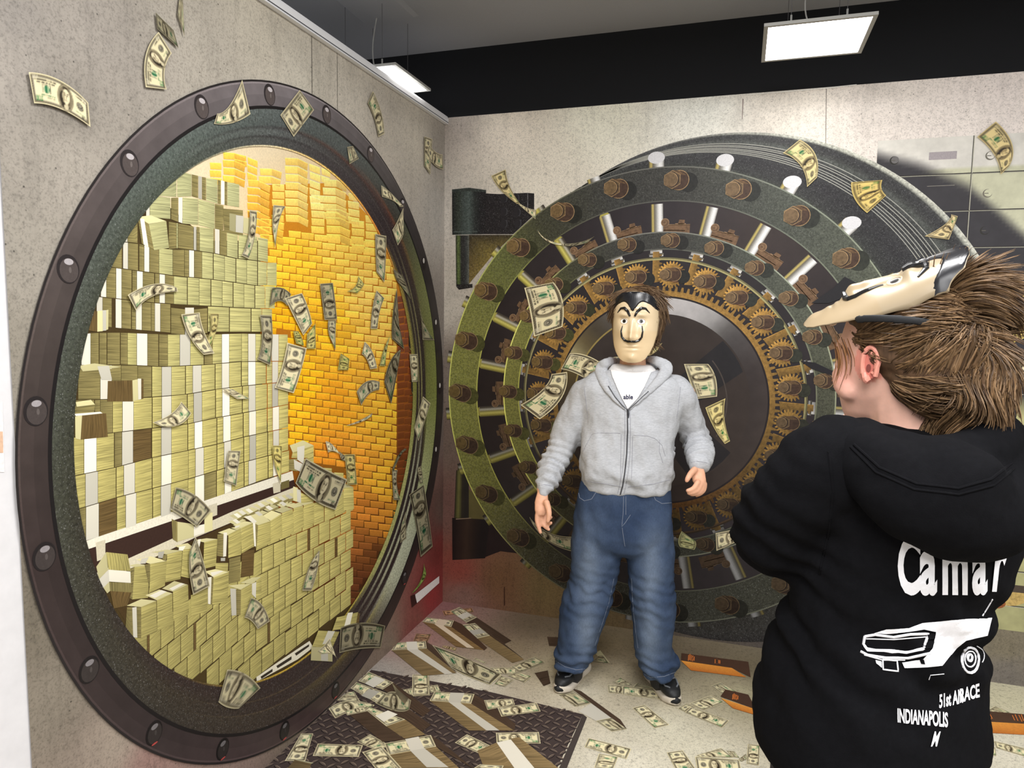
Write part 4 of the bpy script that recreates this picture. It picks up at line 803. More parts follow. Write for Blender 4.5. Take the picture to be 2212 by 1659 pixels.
# dark shadow-like shapes printed over the right side
m = MB(); m.add(px(SB, [(1728,779),(1760,783),(1800,802),(1840,812),(1800,812),(1752,796)], 16), (34, 32, 36)); m.build('dark_sliver', M_PRINT, MBK); m = MB(); m.add(px(SB, [(1824,598),(1862,618),(1830,640),(1790,655),(1752,655),(1800,622)], 16), (38, 37, 40)); m.build('dark_sliver', M_PRINT, MBK)
BN = [((1063,381,1084,412,1118,441,1125,441,1102,402,1094,367),(1,.97,.86)),((1124,440,1142,450,1160,454,1158,474,1143,461,1122,443),1.06),((1164,499,1184,518,1218,527,1219,531,1186,523,1164,502),1.1),((1218,527,1255,523,1285,511,1270,525,1240,532,1219,531),.62),
 ((1155,727,1146,671,1134,622,1197,610,1217,651,1216,706),1.02),((1320,800,1275,770,1232,763,1213,797,1256,812,1310,850),1),((1340,770,1304,777,1257,796,1275,803,1310,795,1345,790),1.05),((1226,803,1215,858,1167,905,1126,874,1173,841,1193,808),1.02),
 ((1478,786,1490,823,1505,861,1549,856,1546,815,1530,786),.98),((1524,880,1542,922,1566,958,1577,952,1565,904,1567,860),(1,.97,.8)),((1396,760,1412,750,1431,741,1420,758,1408,766,1397,769),(1,.95,.85)),((1546,1150,1580,1143,1614,1133,1606,1158,1584,1172,1548,1188),.92),
 ((1764,385,1761,335,1727,303,1691,332,1729,359,1743,405),(1,.97,.86)),((1872,461,1845,430,1838,395,1905,390,1903,408,1913,423),(1,.92,.66)),((2178,360,2184,312,2149,264,2109,297,2145,335,2160,378),(1,.95,.82)),((1996,511,2040,485,2053,464,2067,468,2056,498,2048,518),(1,.95,.86)),
 ((2222,625,2190,660,2178,690,2185,740,2200,735,2230,720),(1,.93,.66)),((2225,752,2195,790,2167,832,2200,836,2225,830,2240,800),1),((1145,1115,1185,1148,1240,1158,1240,1190,1186,1168,1150,1128),.72),((1470,1180,1466,1166,1473,1146,1502,1167,1504,1176,1500,1186),(.76,.8,.7))]
for c, t in BN: note(SB, c, MBK, 18, t)
# ------------------------------------------------------------------ FLOOR: printed floor sheet
FC = [(960,1312,(138,98,96)),(1000,1340,(146,116,106)),(900,1380,(158,118,112)),(1150,1350,(112,98,80)),(1300,1390,(116,103,80)),(1500,1420,(102,91,74)),(1400,1405,(108,96,76)),(1100,1400,(146,130,106)),(1620,1445,(108,98,78)),(1200,1440,(172,160,132)),(1050,1370,(126,108,92)),(1330,1460,(172,160,134)),(1560,1480,(156,146,120)),(1250,1500,(205,196,174)),(1000,1480,(214,208,190)),(800,1460,(160,154,147)),(1450,1580,(212,206,184)),(1550,1640,(220,214,192)),(1350,1650,(212,206,188)),(1600,1500,(170,162,132)),(2170,1500,(198,192,164)),(2170,1620,(214,208,190)),(620,1650,(132,122,112)),(1700,1440,(118,108,90))]
MF = base_sheet('floor_sheet', SF, 0.001, 3.7, -4.3, -0.001, 50, 56, FC, M_FLOOR)
tag(MF, 'printed floor sheet of scattered banknotes, cash bundles and dark diamond plate', 'floor mat')
I1, I2, I3, D7, K1 = (560,1300,.22604), (1240,1380,.20796), (820,1290,.20796), (1040,1240,.29837), (2080,1080,.34921)
def cr(c, pts): return [(c[0]+x*c[2], c[1]+y*c[2]) for x, y in pts]
# coved strip where wall print turns onto the floor
m = MB(); PLT = [(802,1449),(1060,1497),(1259,1545),(1238,1588),(1190,1690),(1150,1760),(520,1760),(583,1650)]
m.add(px(SF, PLT, 1), (66, 56, 54)); plate_ = m.build('diamond_plate', M_RING, MF)
PM = [SF.m(*p) for p in PLT]
def inside(q, P):
    r = False; j = len(P)-1
    for i in range(len(P)):
        if (P[i][1] > q[1]) != (P[j][1] > q[1]) and q[0] < (P[j][0]-P[i][0])*(q[1]-P[i][1])/(P[j][1]-P[i][1])+P[i][0]: r = not r
        j = i
    return r
m = MB(); ang0 = math.atan2(PM[1][1]-PM[0][1], PM[1][0]-PM[0][0]); st = .036
for i in range(-10, 60):
    for j in range(-50, 30):
        u, v = i*st, j*st; q = (PM[0][0]+u*math.cos(ang0)-v*math.sin(ang0), PM[0][1]+u*math.sin(ang0)+v*math.cos(ang0))
        if not inside(q, PM): continue
        a = ang0+(.9 if (i+j) % 2 else -.55)+.2; c, s = math.cos(a), math.sin(a); L_, w_ = .019, .0052
        f = lambda x, y: (q[0]+x*c-y*s, q[1]+x*s+y*c)
        arc = [(-L_, 0), (-L_*.5, w_), (0, w_*1.25), (L_*.5, w_), (L_, 0), (L_*.5, -w_*.7), (0, -w_*.8), (-L_*.5, -w_*.7)]
        m.add([SF.P(f(x-.002, y-.004), 1.3) for x, y in arc], (36, 30, 30)); m.add([SF.P(f(x, y), 1.6) for x, y in arc], (88, 76, 70)); m.add([SF.P(f(*p), 1.9) for p in [(-L_, 0), (-L_*.5, w_), (0, w_*1.25), (L_*.5, w_), (L_, 0), (L_*.5, w_*.45), (0, w_*.65), (-L_*.5, w_*.45)]], (128, 112, 98))
tag(m.build('tread_pattern', M_PRINT, plate_), kind='stuff')
m = MB(); m.add(px(SF, [(1259,1545),(1268,1552),(1222,1668),(1180,1760),(1150,1760),(1205,1668)], 1.9), (70, 62, 58)); m.build('plate_edge', M_PRINT, plate_)
NT_ = (146, 122, 84)
def fblock(parts, crop, k, tn=1.0):
    mb = MB()
    for i_, (kd, q) in enumerate(parts):
        k += .03; q = cr(crop, q); x, y = sum(p[0] for p in q)/len(q), sum(p[1] for p in q)/len(q)
        base = dict(y=(164,144,98), b=(134,113,78), d=(76,60,48), s=(228,222,206), t=(204,197,160))[kd[0]]
        c = tuple(v*tn for v in base) if not hasattr(tn, '__len__') else tuple(v*t for v, t in zip(base, tn))
        if len(q) == 4: face(mb, q, kd[0], k+(.5 if kd[0] == 's' else 0), SF, c, turn=len(kd) > 1)
        else: mb.add(px(SF, q, k+.1), c)
    o = mb.build('cash_bundle', M_CASH, MF)
    for kd, q in parts:
        if kd == 't' and math.dist(q[0], q[1]) > 70:
            q = cr(crop, q); note(SF, [v for p in (q[2], q[3], q[0], q[1]) for v in p], o, k+.25, tn if not hasattr(tn, '__len__') else tn[0])
    return o
def fnote(pts, crop, k=7, tint=1.0, part=(0, 1)):
    q = cr(crop, pts); note(SF, [v for p in q for v in p], MF, k, tint, part=part)
RT = (1.0, .72, .66)
fnote([(1750,95),(2030,65),(2050,105),(1770,140)], I1, 2, (.80,.62,.56)); fnote([(1470,385),(1500,312),(1645,320),(1610,392)], I1, 2, (.74,.60,.56)); fnote([(1760,425),(1890,447),(1875,478),(1745,445)], I1, 2, (.8,.72,.66)); fnote([(975,650),(1000,640),(1105,690),(1085,700)], I3, 2, .9)
fblock([('d',[(1010,222),(1370,462),(1290,500),(900,275)]),('t',[(735,155),(830,112),(1010,220),(900,275)]),('s',[(805,205),(905,163),(960,197),(865,240)])], I3, 3, .95)
fblock([('b',[(1010,440),(1145,410),(1500,660),(1380,695)]),('t',[(850,300),(990,280),(1145,410),(1010,440)]),('s',[(915,360),(1050,340),(1105,380),(965,408)]),('d',[(990,280),(1010,275),(1500,655),(1145,408)])], I3, 3.4, .98)
fblock([('b',[(1560,200),(1835,250),(2150,472),(1880,440)]),('d',[(1860,190),(1935,222),(2178,450),(2150,475),(1835,250)]),('t',[(1600,160),(1860,190),(1835,250),(1560,200)]),('s',[(1720,175),(1812,190),(1762,240),(1675,225)]),('s',[(1675,225),(1762,240),(2055,455),(1985,450)])], I1, 4, (.98,.92,.86))
fblock([('b',[(1265,475),(1600,458),(1885,692),(1565,720)]),('d',[(1590,388),(1660,430),(1890,690),(1600,458)]),('t',[(1310,402),(1590,388),(1600,458),(1265,475)]),('s',[(1405,395),(1505,391),(1518,467),(1415,471)]),('s',[(1415,471),(1518,466),(1852,700),(1775,706)])], I1, 5, 1.0)
fnote([(1150,925),(900,830),(740,745),(545,510),(880,640),(1270,820)], I3, 6, .82)
fnote([(1150,748),(1420,745),(1420,815),(1220,810)], I3, 6.4, .95); fnote([(1360,740),(1610,632),(1715,690),(1460,795)], I3, 6.8, .88); fnote([(1395,875),(1300,945),(1190,915),(1260,830)], I3, 6.2, .9); fnote([(1330,828),(1430,788),(1582,840),(1505,902)], I3, 7.2, .92)
fnote([(1370,850),(1460,835),(1472,905),(1400,885)], I1, 2.6, .95); fnote([(1620,815),(1705,803),(1735,868),(1640,880)], I1, 2.6, .95); fnote([(1470,915),(1475,720),(1625,720),(1630,905)], I1, 2.8, .8); fnote([(1460,905),(1465,708),(1615,708),(1622,898)], I1, 3.2)
fblock([('b',[(520,1090),(950,1120),(1400,1400),(930,1400)]),('d*',[(985,1020),(1080,1090),(1410,1325),(1400,1400),(950,1120)][:1]+[(1090,1085),(1412,1330),(1400,1402)]),('d',[(985,1020),(1085,1088),(1400,1402),(950,1120)]),('t',[(570,995),(985,1020),(950,1120),(520,1090)]),('s',[(735,1005),(882,1010),(837,1112),(715,1102)]),('s',[(715,1102),(837,1112),(1245,1400),(1110,1400)])], I3, 4, 1.02)
fnote([(1385,1070),(1085,1085),(1120,1185),(1405,1130)], I3, 4.6); fnote([(1225,1165),(1630,1110),(1672,1202),(1265,1255)], I3, 5.2); 
fblock([('d',[(1280,785),(1640,1050),(1560,1112),(1180,850)]),('t',[(1045,680),(1280,785),(1180,850),(950,770)]),('s',[(1110,720),(1205,760),(1092,832),(1010,792)])], I1, 4)
fblock([('d',[(1225,890),(1640,1190),(1560,1252),(1130,985)]),('t',[(930,780),(1225,890),(1130,985),(875,840)]),('s',[(1050,845),(1152,872),(1062,947),(975,910)])], I1, 4.8)
fnote([(745,955),(850,875),(905,870),(965,968)], I1, 5.4, .95); fnote([(665,1038),(850,960),(1100,1000),(1095,1012),(900,1055),(725,1127)], I1, 5.8)
fblock([('d',[(820,1060),(1010,1040),(1390,1335),(1180,1355)]),('t',[(820,1060),(1000,1010),(1030,1060),(840,1100)]),('b',[(1215,1205),(1395,1140),(1590,1285),(1390,1325)]),('t',[(1045,1015),(1395,1140),(1215,1205),(1010,1040)]),('s',[(1230,1053),(1322,1090),(1192,1162),(1110,1105)])], I1, 5.6)
fnote([(1215,893),(1310,880),(1450,960),(1432,1045),(1310,1062),(1110,985)], I1, 8, .78); 
m = MB(); m.add(px(SF, cr(I1, [(1268,792),(1330,860),(1425,940),(1390,1000),(1310,900)]), 8.5), [(150,140,110),(96,88,70),(80,72,58),(120,110,86),(90,82,66)]); m.build('note_fold', M_PRINT, MF)
fnote([(245,1535),(400,1275),(515,1272),(440,1535)], I1, 4); fnote([(950,1497),(512,1487),(560,1370),(990,1385)], I1, 4.4); fnote([(1060,1280),(1250,1390),(1130,1440),(935,1355)], I1, 4.8, .95); fnote([(1170,1395),(1400,1650),(1200,1720),(985,1455)], I1, 6.6)
fblock([('b',[(1240,1480),(1690,1400),(2010,1700),(1400,1700)]),('d',[(1640,1290),(1720,1340),(2060,1620),(1690,1400)])], I1, 6)
fnote([(1690,1400),(1240,1480),(1195,1370),(1640,1290)], I1, 6.4); fblock([('s',[(1395,1330),(1522,1305),(1577,1417),(1445,1442)]),('s',[(1445,1442),(1577,1417),(1810,1600),(1600,1600)])], I1, 6.8)
fnote([(1985,1280),(2230,1400),(2120,1472),(1870,1360)], I1, 4.2); fblock([('b',[(340,1525),(500,1560),(470,1640),(240,1640)]),('t',[(340,1525),(360,1520),(520,1555),(500,1562)])], I1, 4.4, .8)
fnote([(105,1160),(415,1155),(428,1238),(110,1232)], D7, 4.6)
fblock([('b',[(-30,1290),(110,1232),(240,1420),(20,1420)]),('b',[(205,1205),(272,1192),(560,1420),(380,1420)]),('s',[(110,1232),(212,1210),(385,1420),(240,1420)])], D7, 5.4, 1.05); fnote([(-10,1390),(-90,1440),(120,1500),(160,1400)], D7, 5.8)
fnote([(1050,1350),(745,1262),(775,1197),(1085,1275)], D7, 3); fnote([(815,1410),(850,1308),(990,1335),(955,1420)], D7, 2.6)
# folded pack by the left shoe
fblock([('d',[(475,460),(560,465),(560,530),(490,528)])], D7, 2.6); fblock([('d',[(385,725),(480,705),(500,800),(450,820)])], D7, 2.6); fblock([('t',[(820,580),(860,560),(930,650),(880,640)])], D7, 2.6)
fblock([('d',[(640,830),(720,855),(1005,1062),(940,1050)]),('d',[(1005,1062),(1052,1130),(935,1045),(880,1000)]),('s',[(700,1002),(795,945),(938,1050),(828,1072)])], D7, 2.6, 1.0)
fnote([(850,600),(800,640),(925,655),(880,600)], D7, 3, .75, (.3, 1)); fnote([(560,882),(660,850),(795,945),(680,970)], D7, 3.2, .86, (.3, 1)); fnote([(828,1072),(935,1050),(1052,1132),(945,1150)], D7, 3.2, .88, (0, .6))
fnote([(735,697),(990,905),(835,942),(605,730)], I2, 3); fnote([(1195,685),(1425,597),(1560,670),(1350,755)], I2, 3); fnote([(1170,682),(1255,722),(1160,775),(1078,735)], I2, 2.6, .92, (0, .45)); fnote([(1215,720),(1610,862),(1540,938),(1150,775)], I2, 3.6)
fnote([(348,487),(520,500),(500,582),(360,572)], I2, 2.6, .95, (0, .6)); fnote([(500,497),(390,465),(485,413),(615,490)], I2, 2.4, .9); fnote([(610,512),(650,470),(890,535),(880,560)], I2, 2.6, .9); fnote([(895,640),(500,590),(505,502),(880,545)], I2, 3.2)
fnote([(1425,497),(1525,462),(1700,568),(1560,590)], I2, 2.6, .9)
fnote([(1130,1170),(1290,1400),(1080,1420),(962,1195)], I2, 3.2); fnote([(1270,1222),(1525,1147),(1655,1248),(1300,1240)], I2, 2.8); fnote([(1255,1235),(1715,1270),(1745,1420),(1280,1400)], I2, 3.6); fnote([(1580,1172),(1665,1180),(1720,1250),(1640,1240)], I2, 2.4, .9); fnote([(1790,1310),(1805,1108),(1930,1120),(1920,1330)], I2, 4); fnote([(1700,1270),(1785,1205),(1800,1260),(1740,1290)], I2, 2.4, .8)
fnote([(190,1498),(400,1548),(400,1600),(205,1542)], K1, 3); fnote([(120,1520),(200,1538),(206,1592),(120,1570)], K1, 2.8); fnote([(150,1310),(200,1282),(295,1324),(240,1330)], K1, 2.4, .9)
def goldbar(top, front, crop, marks):
    mb = MB(); mb.add(px(SF, cr(crop, top), 4), (74, 52, 40)); q = cr(crop, front); mb.add(px(SF, q, 4.2), [(222,150,66),(214,140,60),(190,112,44),(176,100,42)][:len(q)]+[(190,112,44)]*(len(q)-4))
    for mk in marks: 
        for a, b in mk:
            (x0, y0), (x1, y1) = cr(crop, [a, b]); n = max(.4, .8); mb.add(px(SF, [(x0-n, y0), (x0+n, y0), (x1+n, y1), (x1-n, y1)], 4.8), (214, 120, 56))
    return mb.build('gold_bar', M_GOLD, MF)
mk = lambda x, y, s=1: [((x+dx*s, y+dy*s), (x+ex*s, y+ey*s)) for dx, dy, ex, ey in ((0,0,-4,60),(14,-10,10,55),(28,0,24,60),(44,6,40,30),(44,36,40,66),(58,16,56,60))]
goldbar([(1115,160),(1810,250),(1835,412),(1650,318),(1110,238)], [(1110,238),(1640,315),(1790,412),(1215,340)], I2, [mk(1190,180), [((1465,225),(1465,268)),((1478,222),(1490,224)),((1478,268),(1490,270)),((1502,232),(1502,268)),((1515,236),(1515,270))]])
goldbar([(1520,612),(1572,538),(1810,592),(1890,745)], [(1525,628),(1875,742),(1885,805),(1650,735)], I2, [mk(1650, 590, .9)])
goldbar([(120,1312),(400,1335),(400,1394),(120,1376)], [(120,1378),(400,1394),(400,1462),(180,1450)], K1, [[((150,1325),(175,1365)),((160,1322),(182,1362)),((305,1340),(320,1372)),((322,1335),(340,1375)),((345,1338),(365,1380)),((360,1335),(375,1375))]])
# ------------------------------------------------------------------ PEOPLE: tools
from mathutils.bvhtree import BVHTree
from mathutils import noise as MN
def wloc(o):
    v = Vector(o.location)
    while o.parent: o = o.parent; v += o.location
    return v
class Frame:
    """a person's own axes: x to the photograph's right, y towards the camera, z up"""
    def __init__(s, O):
        s.O = Vector(O); d = Vector((O[0]-CAM[0], O[1]-CAM[1], 0)).normalized(); s.n = d; s.ex = Vector((d.y, -d.x, 0)); s.ey = -d
    def w(s, p): return s.O + s.ex*p[0] + s.ey*p[1] + Vector((0, 0, p[2]))
    def l(s, x, y, dy=0.0):
        """local point seen at photograph pixel x,y in the upright plane dy in front of the person's own plane"""
        d = Vector(ray(x, y)); c = Vector(CAM); o = s.O+s.ey*dy; t = (o-c).dot(s.n)/d.dot(s.n); q = c+d*t-s.O
        return Vector((q.dot(s.ex), dy, q.z))
def ring_pts(c, rx, ry, ax, ay, n, p=2.0):
    out = []
    for k in range(n):
        t = 2*PI*k/n; ct, st = math.cos(t), math.sin(t)
        out.append(c+ax*(rx*math.copysign(abs(ct)**(2/p), ct))+ay*(ry*math.copysign(abs(st)**(2/p), st)))
    return out
def loft(bm, rings):
    vs = [[bm.verts.new(p) for p in r] for r in rings]; n = len(vs[0])
    for a, b in zip(vs[:-1], vs[1:]):
        for k in range(n): bm.faces.new((a[k], a[(k+1) % n], b[(k+1) % n], b[k]))
    bm.faces.new(vs[0][::-1]); bm.faces.new(vs[-1])
def limb(bm, pts, radii, n=16, sub=4, flat=1.0, side=None):
    """a tapering tube with rounded ends along smooth points; radii m; flat squeezes along side"""
    P = [Vector(p) for p in pts]; Q = []; R = []
    for i in range(len(P)-1):
        p0, p1, p2, p3 = P[max(i-1, 0)], P[i], P[i+1], P[min(i+2, len(P)-1)]
        for j in range(sub):
            t = j/sub; Q.append(0.5*((2*p1)+(p2-p0)*t+(2*p0-5*p1+4*p2-p3)*t*t+(3*p1-p0-3*p2+p3)*t**3)); R.append(radii[i]*(1-t)+radii[i+1]*t)
    Q.append(P[-1]); R.append(radii[-1])
    rings = []; ref = Vector(side) if side else Vector((0.31, 0.9, 0.2))
    for i, q in enumerate(Q):
        t = (Q[min(i+1, len(Q)-1)]-Q[max(i-1, 0)]).normalized(); a = (ref-t*ref.dot(t)).normalized(); b = t.cross(a)
        if i == 0: rings += [ring_pts(q-t*R[0]*.7, R[0]*.45*flat, R[0]*.45, a, b, n)]
        rings.append(ring_pts(q, R[i]*flat, R[i], a, b, n))
        if i == len(Q)-1: rings += [ring_pts(q+t*R[i]*.7, R[i]*.5*flat, R[i]*.5, a, b, n)]
    loft(bm, rings)
def stack(bm, lv, n=28, p=2.4):
    """lv: (centre, rx, ry) local, horizontal sections"""
    loft(bm, [ring_pts(Vector(c), rx, ry, Vector((1, 0, 0)), Vector((0, 1, 0)), n, p) for c, rx, ry in lv])
def fuse(name, bm, fr, voxel, smooth=6, fn=None, mat=None, parent=None, colf=None, lam=0.5):
    bmesh.ops.recalc_face_normals(bm, faces=bm.faces); me = bpy.data.meshes.new(name); bm.to_mesh(me); bm.free()
    o = bpy.data.objects.new(name, me); COL.objects.link(o)
    md = o.modifiers.new('r', 'REMESH'); md.mode = 'VOXEL'; md.voxel_size = voxel
    ev = o.evaluated_get(bpy.context.evaluated_depsgraph_get()); m2 = bpy.data.meshes.new_from_object(ev); o.modifiers.clear(); o.data = m2; bpy.data.meshes.remove(me); m2.name = name
    nv = len(m2.vertices); V = np.empty(nv*3); m2.vertices.foreach_get('co', V); V = V.reshape(-1, 3)
    E = np.empty(len(m2.edges)*2, int); m2.edges.foreach_get('vertices', E); E = E.reshape(-1, 2); deg = np.bincount(E.ravel(), minlength=nv)[:, None]
    for _ in range(smooth):
        A = np.zeros_like(V)
        for i in range(3): A[:, i] = np.bincount(E[:, 0], V[E[:, 1], i], nv)+np.bincount(E[:, 1], V[E[:, 0], i], nv)
        V = V*(1-lam)+lam*A/np.maximum(deg, 1)
    m2.vertices.foreach_set('co', V.ravel()); m2.update()
    if fn:
        N = np.empty(nv*3); m2.vertices.foreach_get('normal', N); N = N.reshape(-1, 3)
        V = V+N*np.array([fn(Vector(v)) for v in V])[:, None]; m2.vertices.foreach_set('co', V.ravel()); m2.update()
    if colf is not None:
        at = m2.color_attributes.new('Col', 'FLOAT_COLOR', 'POINT'); a = np.ones((nv, 4), np.float32); a[:, :3] = [lin(colf(Vector(v))) for v in V]; at.data.foreach_set('color', a.ravel())
    W_ = [fr.w(v) for v in V]; base = wloc(parent) if parent else Vector((0, 0, 0))
    m2.vertices.foreach_set('co', np.array([tuple(p-base) for p in W_]).ravel()); m2.update()
    if fr.ex.cross(fr.ey).z < 0: m2.flip_normals()
    m2.polygons.foreach_set('use_smooth', [True]*len(m2.polygons)); m2.materials.clear(); m2.materials.append(mat)
    if parent: o.parent = parent
    return o
def bvh_of(o, base):
    me = o.data; return BVHTree.FromPolygons([tuple(v.co+base) for v in me.vertices], [tuple(p.vertices) for p in me.polygons])
def onto(bvh, x, y, off=0.002):
    """where the sight line of a photograph's pixel meets a garment"""
    d = Vector(ray(x, y)).normalized(); h = bvh.ray_cast(Vector(CAM), d)
    if h[0] is None: return None
    n = h[1] if h[1].dot(d) < 0 else -h[1]; return h[0]+n*off
def seam(name, bvh, pts, r, mat, parent, n=6, step=5.0, off=0.0):
    Q = []
    for (x0, y0), (x1, y1) in zip(pts[:-1], pts[1:]):
        k = max(1, int(math.hypot(x1-x0, y1-y0)/step))
        for i in range(k): Q.append((x0+(x1-x0)*i/k, y0+(y1-y0)*i/k))
    Q.append(pts[-1]); Q = [q for q in (onto(bvh, *p, off) for p in Q) if q is not None]
    if len(Q) < 2: return None
    m = MB(); tube(m, [q-wloc(parent) for q in Q], r, (255, 255, 255), n); return m.build(name, mat, parent, True)
def patch(name, bvh, poly, mat, parent, off=0.003, step=4.0, colf=None):
    """a piece of print lying on a garment; poly in photograph pixels"""
    import itertools
    bm = bmesh.new(); vs = [bm.verts.new((x, y, 0)) for x, y in poly]; bm.faces.new(vs)
    bmesh.ops.triangulate(bm, faces=bm.faces)
    for _ in range(5):
        ed = [e for e in bm.edges if e.calc_length() > step]
        if not ed: break
        bmesh.ops.subdivide_edges(bm, edges=ed, cuts=1); bmesh.ops.triangulate(bm, faces=bm.faces)
    m = MB()
    for f in bm.faces:
        P = [onto(bvh, v.co.x, v.co.y, off) for v in f.verts]
        if all(p is not None for p in P): m.add([p-wloc(parent) for p in P], colf if colf else (255, 255, 255))
    bm.free(); return m.build(name, mat, parent)
def fbm(v, s, o=3): return MN.fractal(Vector(v)*s, 0.8, 2.0, o)
def mesh_roots(o, ok=None, seed=3):
    me = o.data; base = wloc(o); A = np.empty(len(me.polygons)); me.polygons.foreach_get('area', A); cum = np.cumsum(A/A.sum())
    def f(rg):
        while True:
            p = me.polygons[min(int(np.searchsorted(cum, rg.random())), len(A)-1)]; c = Vector(p.center)+base; n = Vector(p.normal)
            if n.dot(Vector(CAM)-c) > -.3*(Vector(CAM)-c).length and (ok is None or ok(c, n)): return c+n*.0006, n
    return f
def cloth(name, tint_attr, col, fleck, scale, rough=0.9, bumps=0.35, bscale=420, aniso=(1, 1, 1)):
    t = NT(name); v = t.vec(aniso, 'obj'); n = t.noise(scale, 4, v, 0.7); b0 = t.attr() if tint_attr else t.mix('MIX', lin(col), lin(col), 0.0)
    c = t.mix('MULTIPLY', b0, t.ramp(n, [(0.3, 1-fleck), (0.7, 1+fleck*.5)])); t.bump(t.noise(bscale, 3, t.vec((1, 1, 1), 'obj')), bumps, 0.0015)
    t.b.inputs['Sheen Weight'].default_value = 0.0
    return t.done(c, rough, 0.15 if rough < .99 else .04)
def skin(name):
    t = NT(name); n = t.noise(60, 4, t.vec((1, 1, 1), 'obj')); c = t.mix('MULTIPLY', t.attr(), t.ramp(n, [(0.3, .92), (0.7, 1.04)]))
    t.b.inputs['Subsurface Weight'].default_value = 0.12; t.b.inputs['Subsurface Radius'].default_value = (0.008, 0.004, 0.002); t.b.inputs['Subsurface Scale'].default_value = 0.5
    return t.done(c, 0.5, 0.35)
M_SKIN = skin('skin'); M_GREY = cloth('heather_grey_jersey', False, (178, 180, 184), 0.20, 70, aniso=(1.0, 1.0, 3.5)); M_SEAM = plain('grey_seam', (150, 151, 158), 0.9, 0.1); M_TEE = cloth('white_cotton', False, (222, 220, 219), 0.03, 60)
M_DENIM = cloth('washed_denim', True, (0, 0, 0), 0.20, 260, 0.85, 0.4, 600, (1, 1, .35)); M_STITCH = plain('denim_stitch', (112, 120, 136), 0.8); M_ZIP = plain('dark_zip', (48, 50, 58), 0.4, 0.5)
M_BLACKCLOTH = cloth('black_fleece', False, (17, 17, 19), 0.15, 90, 1.0, 0.3, 500); M_RUBBER = plain('black_rubber', (28, 29, 31), 0.6); M_SHOE = plain('black_mesh_leather', (24, 25, 27), 0.55, 0.4); M_SHGREY = plain('grey_overlay', (112, 116, 122), 0.5); M_SOLE = plain('worn_white_foam', (206, 196, 180), 0.7); M_WHITEPRINT = plain('white_textile_print', (232, 232, 236), 0.8, 0.1, grain=.03)
M_NAVY = plain('navy_print', (26, 30, 66), 0.8)
def hairmat(name, c):
    t = NT(name); n = t.noise(9, 3, t.vec((20, 20, 3), 'obj')); c_ = t.mix('MULTIPLY', t.attr(), t.ramp(n, [(0.3, .65), (0.7, 1.2)])); return t.done(c_, 0.55, 0.25)
M_HAIR = hairmat('brown_hair', None)
def m_mask():
    t = NT('painted_plastic'); n = t.noise(12, 3, t.vec((1, 1, 1), 'obj')); c = t.mix('MULTIPLY', t.attr(), t.ramp(n, [(0.3, .95), (0.7, 1.02)])); t.done(c, 0.28, 0.5); return t.mat
M_MASK = m_mask()
# ---- a moulded party mask: cream face, painted brows, curled moustache, glossy swept-back black hair
def mask_depth(x, z):
    """x,z in -1..1 over the mask; depth in metres"""
    r = min(1.0, abs(x)**2.3+max(0, abs(z)-.15)**3.2*.55); d = 0.098*math.sqrt(max(0.0, 1-r))
    g = lambda cx, cz, sx, sz: math.exp(-((x-cx)/sx)**2-((z-cz)/sz)**2)
    nz = max(0, 1-abs((z+.13)/.36)); d += .030*math.exp(-(x/.13)**2)*nz**.6*(0.55+.45*max(0, min(1, (.15-z)/.45))) if nz > 0 else 0
    d += .012*g(0, -.30, .12, .09)+.006*(g(.19, -.31, .09, .07)+g(-.19, -.31, .09, .07))
    d += .010*(g(.38, .34, .24, .07)+g(-.38, .34, .24, .07))-.013*(g(.36, .17, .17, .10)+g(-.36, .17, .17, .10))+.007*(g(.36, .16, .12, .07)+g(-.36, .16, .12, .07))
    d += .010*(g(.46, -.16, .2, .2)+g(-.46, -.16, .2, .2))+.004*g(0, -.54, .26, .04)+.004*g(0, -.64, .22, .05)-.004*g(0, -.59, .26, .03)+.010*g(0, -.86, .22, .12)
    d += .0025*math.sin(z*52)*g(0, .46, .34, .10)
    return d
def mask_edge(z):     # half width of the mask along its height
    return float(np.interp(z, (-1, -.96, -.88, -.7, -.5, -.2, .2, .6, .85, .96, 1), (.14, .38, .56, .74, .86, .96, 1.0, .98, .80, .52, .12)))
def hairline(x): return .60-.17*math.exp(-(x/.16)**2)+.10*math.exp(-((abs(x)-.45)/.25)**2)-.55*max(0, abs(x)-.72)
MW, MH = .098, .148
